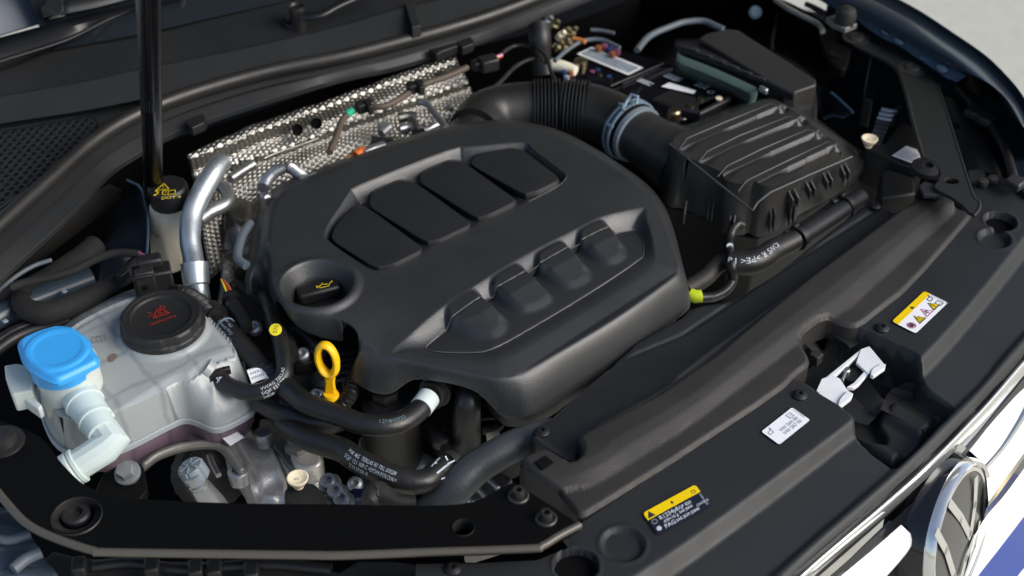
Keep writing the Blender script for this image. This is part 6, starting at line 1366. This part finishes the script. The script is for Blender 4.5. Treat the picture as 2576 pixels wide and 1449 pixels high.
for (x, y) in ((1640, 310), (1960, 520), (1540, 240)):
    lathe('flange_bolt', P(*t(3, (x, y)), .050), [(.008, .0), (.0075, .002), (.004, .003), (.001, .003)], M['seam_blue'], fw_, n=18)
for (x, y) in ((1560, 285), (1720, 370), (1830, 450)): box('flange_tab', P(*t(3, (x, y)), .047), .012, .005, .004, M['seam_blue'], fw_, rot=-35)
hi = fw_
lathe('hinge_knob', P(*t(3, (1235, 110)), .065), [(.012, -.012), (.0125, .0), (.011, .006), (.007, .009), (.001, .010)], M['grimy'], hi, n=24)
prism('hinge_plate', t(3, [(1080, 130), (1180, 100), (1320, 180), (1230, 215), (1130, 175)]), .055, .048, M['cast_dark'], hi, .001)
tube('hinge_arm', W(t(3, [(700, 0), (790, 60), (900, 120), (1020, 180), (1060, 240)]), .045), .0035, M['cast_dark'], hi, n=8)
prism('hinge_link', t(3, [(1020, 190), (1130, 215), (1280, 330), (1270, 400), (1240, 520), (1180, 520), (1110, 470)]), .03, .018, M['black_paint'], hi, .002, rnd=1)
lathe('link_hole', P(*t(3, (1160, 410)), .0305), [(.009, .0), (.009, .001), (.0065, .0012), (.006, -.004), (.001, -.004)], M['void'], hi, n=20)
tube('upper_slot', W(t(3, [(930, 30), (1000, 60), (1075, 100)]), .04), .0035, M['black'], hi, n=8)
iw = thing('inner_wing', 'near black inner wing sheet metal at the far corner of the bay', 'car body')
loft('sheet', [W(t(3, [(-400, -120), (100, -160), (600, -60), (1000, 120), (1260, 330), (1250, 520), (1040, 560)]), .02), W(t(3, [(-400, 100), (0, 140), (330, 140), (700, 300), (1000, 480), (1060, 620), (1030, 700)]), -.06), W(t(3, [(-400, 300), (0, 300), (330, 300), (750, 420), (1010, 600), (1050, 700), (1000, 800)]), -.2)], M['black_paint'], iw, n=30, mid=3)
tube('sheet_seam', W(t(3, [(720, 60), (700, 180), (680, 290), (675, 380)]), -.005), .0022, M['panel_dark'], iw, n=8)
lathe('round_plug', P(*t(3, (548, 95)), .0), [(.0085, -.002), (.0085, .002), (.006, .004), (.001, .004)], M['clamp_blue'], iw, (0, -.7, .7), n=20)
loft('blue_gusset', [W(t(3, [(1060, 600), (1120, 690), (1200, 770), (1285, 855)]), .0), W(t(3, [(1020, 640), (1050, 760), (1120, 850), (1240, 870)]), -.03), W(t(3, [(1020, 760), (1060, 900), (1110, 880), (1200, 880)]), -.06)], M['body_blue'], iw, n=16, mid=3)
tube('gusset_edge', W(t(3, [(1060, 900), (1120, 870), (1200, 880), (1270, 850)]), -.028), .002, M['seam_blue'], iw, n=8)
tube('gusset_edge', W(t(3, [(1120, 700), (1200, 770), (1285, 850)]), .0), .002, M['seam_blue'], iw, n=8)
prism('ribbed_block', t(3, [(1420, 430), (1500, 460), (1440, 760), (1360, 740)]), -.02, -.06, M['airbox_low'], iw, .002)
prism('dark_block', t(3, [(1500, 1290), (1560, 1270), (1750, 1340), (1760, 1460), (1500, 1500)]), -.01, -.06, M['airbox_low'], iw, .003)
cg_ = thing('horn', 'ribbed metal horn rim in the dark behind the far brace', 'horn')
for k in range(9):
    f = k/8; a = t(3, (1480+70*math.sin(f*3.0)*0+(1500-1480), 830)); 
    x = 1500-90*f**.8; y = 830+250*f; tube('metal_rib', W(t(3, [(x, y), (x+60, y+12), (x+115-30*f, y+20)]), .0), .0040, M['steel' if k < 3 else 'airbox'], cg_, n=8)
tube('rim', W(t(3, [(1650, 800), (1600, 860), (1580, 940)]), .0), .003, M['rubber'], cg_, n=8)
rbx = thing('relay_box', 'dark boxed relay with a pale printed label under the far brace', 'relay box')
prism('box_body', t(3, [(1370, 1100), (1520, 1080), (1660, 900), (1770, 980), (1830, 1200), (1790, 1270), (1640, 1230)]), .0, -.05, M['airbox_low'], rbx, .003)
O = P(*t(3, (1700, 1255)), .001)
pr = Print(O, (1, 0, 0), (0, 1, 0), N); quad(pr, [P(*t(3, q), .0025) for q in ((1578, 1175), (1780, 1250), (1810, 1200), (1770, 1130), (1690, 1100))]); plb = pr.build('pale_label', M['sticker_white'], rbx)
pr = Print(O, (1, 0, 0), (0, 1, 0), N)
for k in range(5): quad(pr, [P(*t(3, q), .0035) for q in ((1620+k*14, 1165-k*11), (1745+k*10, 1215-k*11), (1745+k*10, 1219-k*11), (1620+k*14, 1169-k*11))])
pr.build('label_lines', M['ink_grey'], plb)

# far headlamp housing
fh = thing('far_headlamp', 'dusty dark headlamp housing between far brace and wing', 'headlamp')
lo_ = t(3, [(1930, 640), (2060, 650), (2180, 760), (2300, 930), (2420, 1120), (2500, 1300), (2520, 1460), (2190, 1448), (2100, 1200), (2020, 960)])
lW_ = chaikin(W2(lo_, .0), 2); relief('lamp_body', lW_, lambda X: .0-.012*(1-sm(sdf(X, lW_, .05), 0, .02)), M['panel_dark'], fh, .003, skirt=-.08)
tube('cable_loom', W(t(3, [(2080, 660), (2170, 760), (2240, 850), (2330, 950), (2430, 1120), (2500, 1350)]), .012), .0052, M['rubber'], fh, n=12)
for (x, y) in ((2200, 850), (2290, 900), (2510, 1380)): box('loom_clip', P(*t(3, (x, y)), .014), .018, .018, .010, M['airbox'], fh, rot=-45, bevel=.002)
for (x, y) in ((2270, 1365), (2345, 1345)): lathe('dirt_spot' if x > 2300 else 'lamp_screw', P(*t(3, (x, y)), .008), [(.006, -.004), (.006, .001), (.003, .002), (.001, .002)], M['airbox'], fh, n=16)
lathe('vent_hole', P(*t(3, (2050, 950)), .0005), [(.007, 0), (.007, .0006), (.001, .0006)], M['void'], fh, n=16)
ol_ = t(3, [(2300, 830), (2420, 850), (2530, 960), (2620, 1100), (2700, 1300), (2720, 1500), (2560, 1480), (2480, 1180), (2380, 980)])
oW = chaikin(W2(ol_, .006), 2); relief('outer_shell', oW, lambda X: .006+.008*sm(sdf(X, oW, .05), 0, .03), M['body_blue'], fh, .003, skirt=-.06)
loft('wing_lip', [W(t(3, [(2070, 630), (2200, 560), (2330, 700), (2480, 850), (2600, 1000)]), .03), W(t(3, [(2180, 700), (2260, 780), (2400, 860), (2500, 900), (2620, 1100)]), -.02)], M['black_paint'], fh, n=20)

# near headlamp at the bottom left
nh = thing('near_headlamp', 'blurred blue grey headlamp corner below the near brace at the bottom left', 'headlamp')
lo2 = t(7, [(-300, 780), (0, 860), (110, 960), (250, 1150), (330, 1280), (460, 1448), (520, 1700), (-300, 1700)]); l2 = chaikin(W2(lo2, -.02), 1)
relief('lamp_lens', l2, lambda X: -.02-.01*(1-sm(sdf(X, l2, .05), 0, .03))+.004*sm(np.sin((X@np.array([-.35, .93]))*170), .2, .9), M['lamp_blue'], nh, .003, skirt=-.1)
tube('lens_bar', W(t(7, [(-100, 1130), (60, 1180), (230, 1130)][::1]), -.010), .004, M['grey_wire'], nh, n=12)
tube('lens_bar', W(t(7, [(100, 1400), (200, 1320), (310, 1270)]), -.010), .005, M['grey_wire'], nh, n=12)
us = thing('bumper_support', 'shadowed black support with small clips below the near brace', 'support')
plate_r(us, [(300, 1230), (700, 1330), (2576, 1330), (2650, 1700), (300, 1700)], -.045, .03, 'grimy', 7, 1, .003, 'support_plate')
plate_r(us, [(0, 1330), (500, 1330), (620, 1400), (560, 1700), (-100, 1700)], -.045, .03, 'grimy', 8, 1, .003, 'support_plate')
for (x, y) in ((600, 1390), (1150, 1390), (1480, 1410), (1620, 1410), (1900, 1430)): box('support_clip', P(*t(7, (x, y)), -.03), .012, .016, .014, M['airbox_low'], us, rot=10, bevel=.002)
tube('support_rib', W(t(7, [(700, 1380), (1000, 1350), (1400, 1400), (2000, 1360), (2500, 1400)]), -.036), .005, M['black'], us, n=8)

# ================================================================== grille trim, emblem, bumper
gt = thing('grille_trim', 'long curved chrome strip along the outer edge of the front panel', 'chrome trim')
g0 = c4; g1 = [(1720, 1780), (1880, 1640), (2030, 1449), (2240, 1271), (2355, 1166), (2462, 1053), (2530, 975), (2600, 880), (2780, 680)]
g2 = [(1770, 1800), (1930, 1650), (2075, 1449), (2268, 1267), (2400, 1135), (2483, 1040), (2552, 945), (2620, 850), (2800, 660)]
loft('lip_gap', [W(c4, -.024), W([(a[0]+4, a[1]+3) for a in c4], -.030)], M['void'], gt, n=60)
loft('chrome_strip', [W([(a[0]+3, a[1]+2) for a in c4], -.034), W([(a[0]+8, a[1]+5) for a in c4], -.029), W([(a[0]+15, a[1]+10) for a in c4], -.030), W([(a[0]+23, a[1]+15) for a in c4], -.038), W([(a[0]+31, a[1]+19) for a in c4], -.050)], M['chrome'], gt, n=90, mid=4, sharp=None)
gr_ = thing('front_grille', 'gloss black front grille with two broad chrome bars coloured white like reflected sky beside the round emblem', 'grille')
def bar(px_t, px_b, z0, z1, name, m_, tile, d=.02, n=30):
    a = W(t(tile, px_t), z0); b = W(t(tile, px_b), z1)
    mid1 = [p.lerp(q, .5)+Vector((.35, -.35, .5)).normalized()*.002 for p, q in zip(resample(catmull(a, 6) if len(a) > 2 else a, 14), resample(catmull(b, 6) if len(b) > 2 else b, 14))]
    return loft(name, [a, mid1, b, [p+Vector((-.004, .004, -d)) for p in b]], M[m_], gr_, n=n, mid=3, sharp=None)
loft('grille_back', [W([(1700, 1800), (2030, 1500), (2290, 1270), (2420, 1140), (2520, 1020), (2700, 800)], -.060), W([(1900, 2000), (2250, 1640), (2450, 1420), (2560, 1260), (2680, 1100), (2850, 900)], -.20)], M['gloss_black'], gr_, n=30)
bar([(1140, 1500), (1200, 1448), (1400, 1240), (1590, 1060), (1620, 1040)], [(1250, 1700), (1330, 1620), (1530, 1448), (1690, 1270), (1752, 1180)], -.070, -.088, 'chrome_bar', 'white_paint_sky_chrome', 9)  # chrome painted white for the bright sky it would mirror
bar([(1060, 1500), (1130, 1448), (1330, 1250), (1560, 1030)], [(1150, 1500), (1200, 1448), (1400, 1240), (1590, 1060)], -.066, -.071, 'bar_edge', 'lamp_blue', 9, .003)
bar([(2120, 465), (2250, 330), (2400, 130), (2500, 0), (2600, -160)], [(2270, 620), (2400, 470), (2520, 280), (2600, 130), (2700, -30)], -.062, -.085, 'chrome_bar', 'white_paint_sky_chrome', 9)  # sky reflection put into this bar's white colour too
bar([(2270, 615), (2400, 465), (2520, 275), (2600, 125)], [(2290, 650), (2420, 500), (2560, 300), (2640, 160)], -.086, -.090, 'bar_edge', 'chrome_soft', 9, .003)
# bumper
bu = thing('front_bumper', 'white front bumper with a blue band at the lower right corner', 'bumper')
def skin(name, ta, za, tb, zb, m_, n=30): return loft(name, [W(t(9, ta), za), W(t(9, tb), zb)], M[m_], bu, n=n, mid=2)
skin('upper_skin', [(2290, 650), (2430, 480), (2580, 260), (2700, 60)], -.092, [(2310, 890), (2400, 760), (2576, 520), (2740, 280)], -.11, 'white_paint_sky_chrome')
skin('chrome_line', [(2310, 880), (2400, 750), (2576, 510), (2740, 270)], -.110, [(2305, 930), (2400, 810), (2576, 560), (2740, 330)], -.114, 'chrome_soft')
skin('black_slot', [(2290, 940), (2400, 800), (2576, 560), (2740, 330)], -.116, [(2270, 1030), (2400, 880), (2576, 660), (2740, 430)], -.140, 'gloss_black')
skin('white_skin', [(2200, 1150), (2290, 1000), (2420, 850), (2576, 640), (2740, 420)], -.135, [(2080, 1700), (2200, 1490), (2400, 1230), (2576, 1000), (2760, 750)], -.20, 'white_paint_sky_chrome')
skin('blue_band', [(2080, 1700), (2200, 1490), (2400, 1230), (2576, 1000), (2760, 750)], -.201, [(2300, 1900), (2480, 1520), (2700, 1250), (2900, 1000), (3000, 900)], -.235, 'blue_paint')
skin('white_lower', [(2300, 1900), (2470, 1500), (2700, 1240), (2900, 1000)], -.234, [(2500, 1900), (2700, 1600), (2900, 1400), (3100, 1100)], -.26, 'white_paint_sky_chrome')
# emblem: a disc facing forwards
em = thing('grille_emblem', 'round chrome ringed emblem with pale letter marks on the front grille', 'emblem')
ec = P(2412, 1338, -.115); rd = ray(2412, 1338)
right = Vector((1, 0, 0)); right = (right-rd*right.dot(rd)).normalized(); upv = right.cross(rd)
q = math.radians(-17); ip = right*math.cos(q)+upv*math.sin(q); nrm = (ip*.955-rd*.297).normalized()
Re = .5*352/FPX*(ec-Vector((0, 0, H))).length
ea = (upv*math.cos(q)-right*math.sin(q)).normalized(); eb = ea.cross(nrm); ra_ = math.radians(47); ex = eb*math.cos(ra_)+ea*math.sin(ra_); ey = ea*math.cos(ra_)-eb*math.sin(ra_)
def lz(name, prof, m_, par=em): return lathe(name, ec, [(r*Re, h) for r, h in prof], M[m_], par, nrm, n=72)
lz('pod', [(1.06, -.045), (1.04, -.012), (1.01, -.005), (.98, -.005)], 'gloss_black')
lz('chrome_ring', [(1.015, -.005), (1.015, .001), (.98, .0045), (.93, .0035), (.905, .0)], 'chrome')
dsc = lz('disc', [(.91, -.002), (.91, .0005), (.6, .003), (.001, .004)], 'emblem_dark')
lz('inner_ring', [(.905, .0), (.90, .0018), (.85, .0022), (.845, .0)], 'emblem_mark')
def onem(x, y):
    d = ray(1288+x/2, 724.5+y/2); o_ = Vector((0, 0, H)); k = (ec+nrm*.0046-o_).dot(nrm)/d.dot(nrm); q_ = o_+d*k-ec; return (q_.dot(eb), q_.dot(ea))
pr0 = lambda: Print(ec, eb, ea, nrm)
def stroke(pts, wd):
    pr = pr0(); q_ = [onem(*p) for p in pts]; q_ = [(x, y) for x, y in q_]
    pr.line(q_, wd, .0048); pr.build('letter_mark', M['emblem_mark'], dsc)
stroke([(2335, 965), (2330, 1090), (2308, 1235)], .0085); stroke([(2205, 1085), (2262, 1160), (2305, 1245)], .0085)
stroke([(2138, 1232), (2185, 1320), (2225, 1450), (2240, 1560)], .0085); stroke([(2322, 1262), (2285, 1360), (2250, 1500)], .0085); stroke([(2352, 1180), (2330, 1300), (2280, 1440)], .0045)

# ================================================================== raised bonnet (above the picture): shades the rear of the bay
bo = thing('raised_bonnet', 'open dark blue bonnet hinged at the cowl and held up by the gas strut', 'bonnet')
hA = Vector((-.75, 1.52, .10)); hB = Vector((.75, 2.15, .10))
hd = (hB-hA).normalized(); hf_ = Vector((hd.y, -hd.x, 0)); up_d = (hf_*math.cos(math.radians(54))+Vector((0, 0, 1))*math.sin(math.radians(54)))
pts_ = [[hA.lerp(hB, i/8)+up_d*(1.0*j/6)+hf_*.06*math.sin(math.pi*j/6) for i in range(9)] for j in range(7)]
loft('bonnet_skin', pts_, M['body_blue'], bo, n=30, th=.02)
# ------------------------------------------------------------------ put each thing's origin at its base
bpy.context.view_layer.update()
for o in list(S.objects):
    if o.parent or o.type not in ('EMPTY', 'MESH') or o.name.startswith('ground'): continue
    pts = []
    def walk(q, top=True):
        if q.type == 'MESH' and len(q.data.vertices): pts.extend([v for v in q.bound_box])
        for c in q.children: walk(c, False)
    walk(o)
    if not pts: continue
    a = np.array([tuple(p) for p in pts]); lo, hi = a.min(0), a.max(0)
    b = Vector(((lo[0]+hi[0])/2, (lo[1]+hi[1])/2, lo[2]))
    if o.type == 'MESH': o.data.transform(Matrix.Translation(-b))
    o.location = b
    for c in o.children: c.matrix_parent_inverse = Matrix.Translation(-b)
GR = {'coolant_hose': 'black coolant hoses round the engine', 'cable': 'cables and leads in the bay', 'sticker': 'stickers on the front panel', 'rubber_buffer': 'cream adjuster cups', 'paper_label': 'small paper labels low in the bay', 'wiring_loom': 'wiring looms', 'ignition_plug': 'ignition plugs beside the oil bowl', 'sensor_plug': 'cable plugs', 'clip_screw': 'small steel screws', 'ignition_coil_screw': 'small steel screws', 'heat_shield': None, 'hose': 'other hoses'}
for o in S.objects:
    k = o.name.split('.')[0]
    if not o.parent and GR.get(k) and 'label' in o.keys(): o['group'] = GR[k]
    if o.parent is None and '_loc' in o.keys(): del o['_loc']
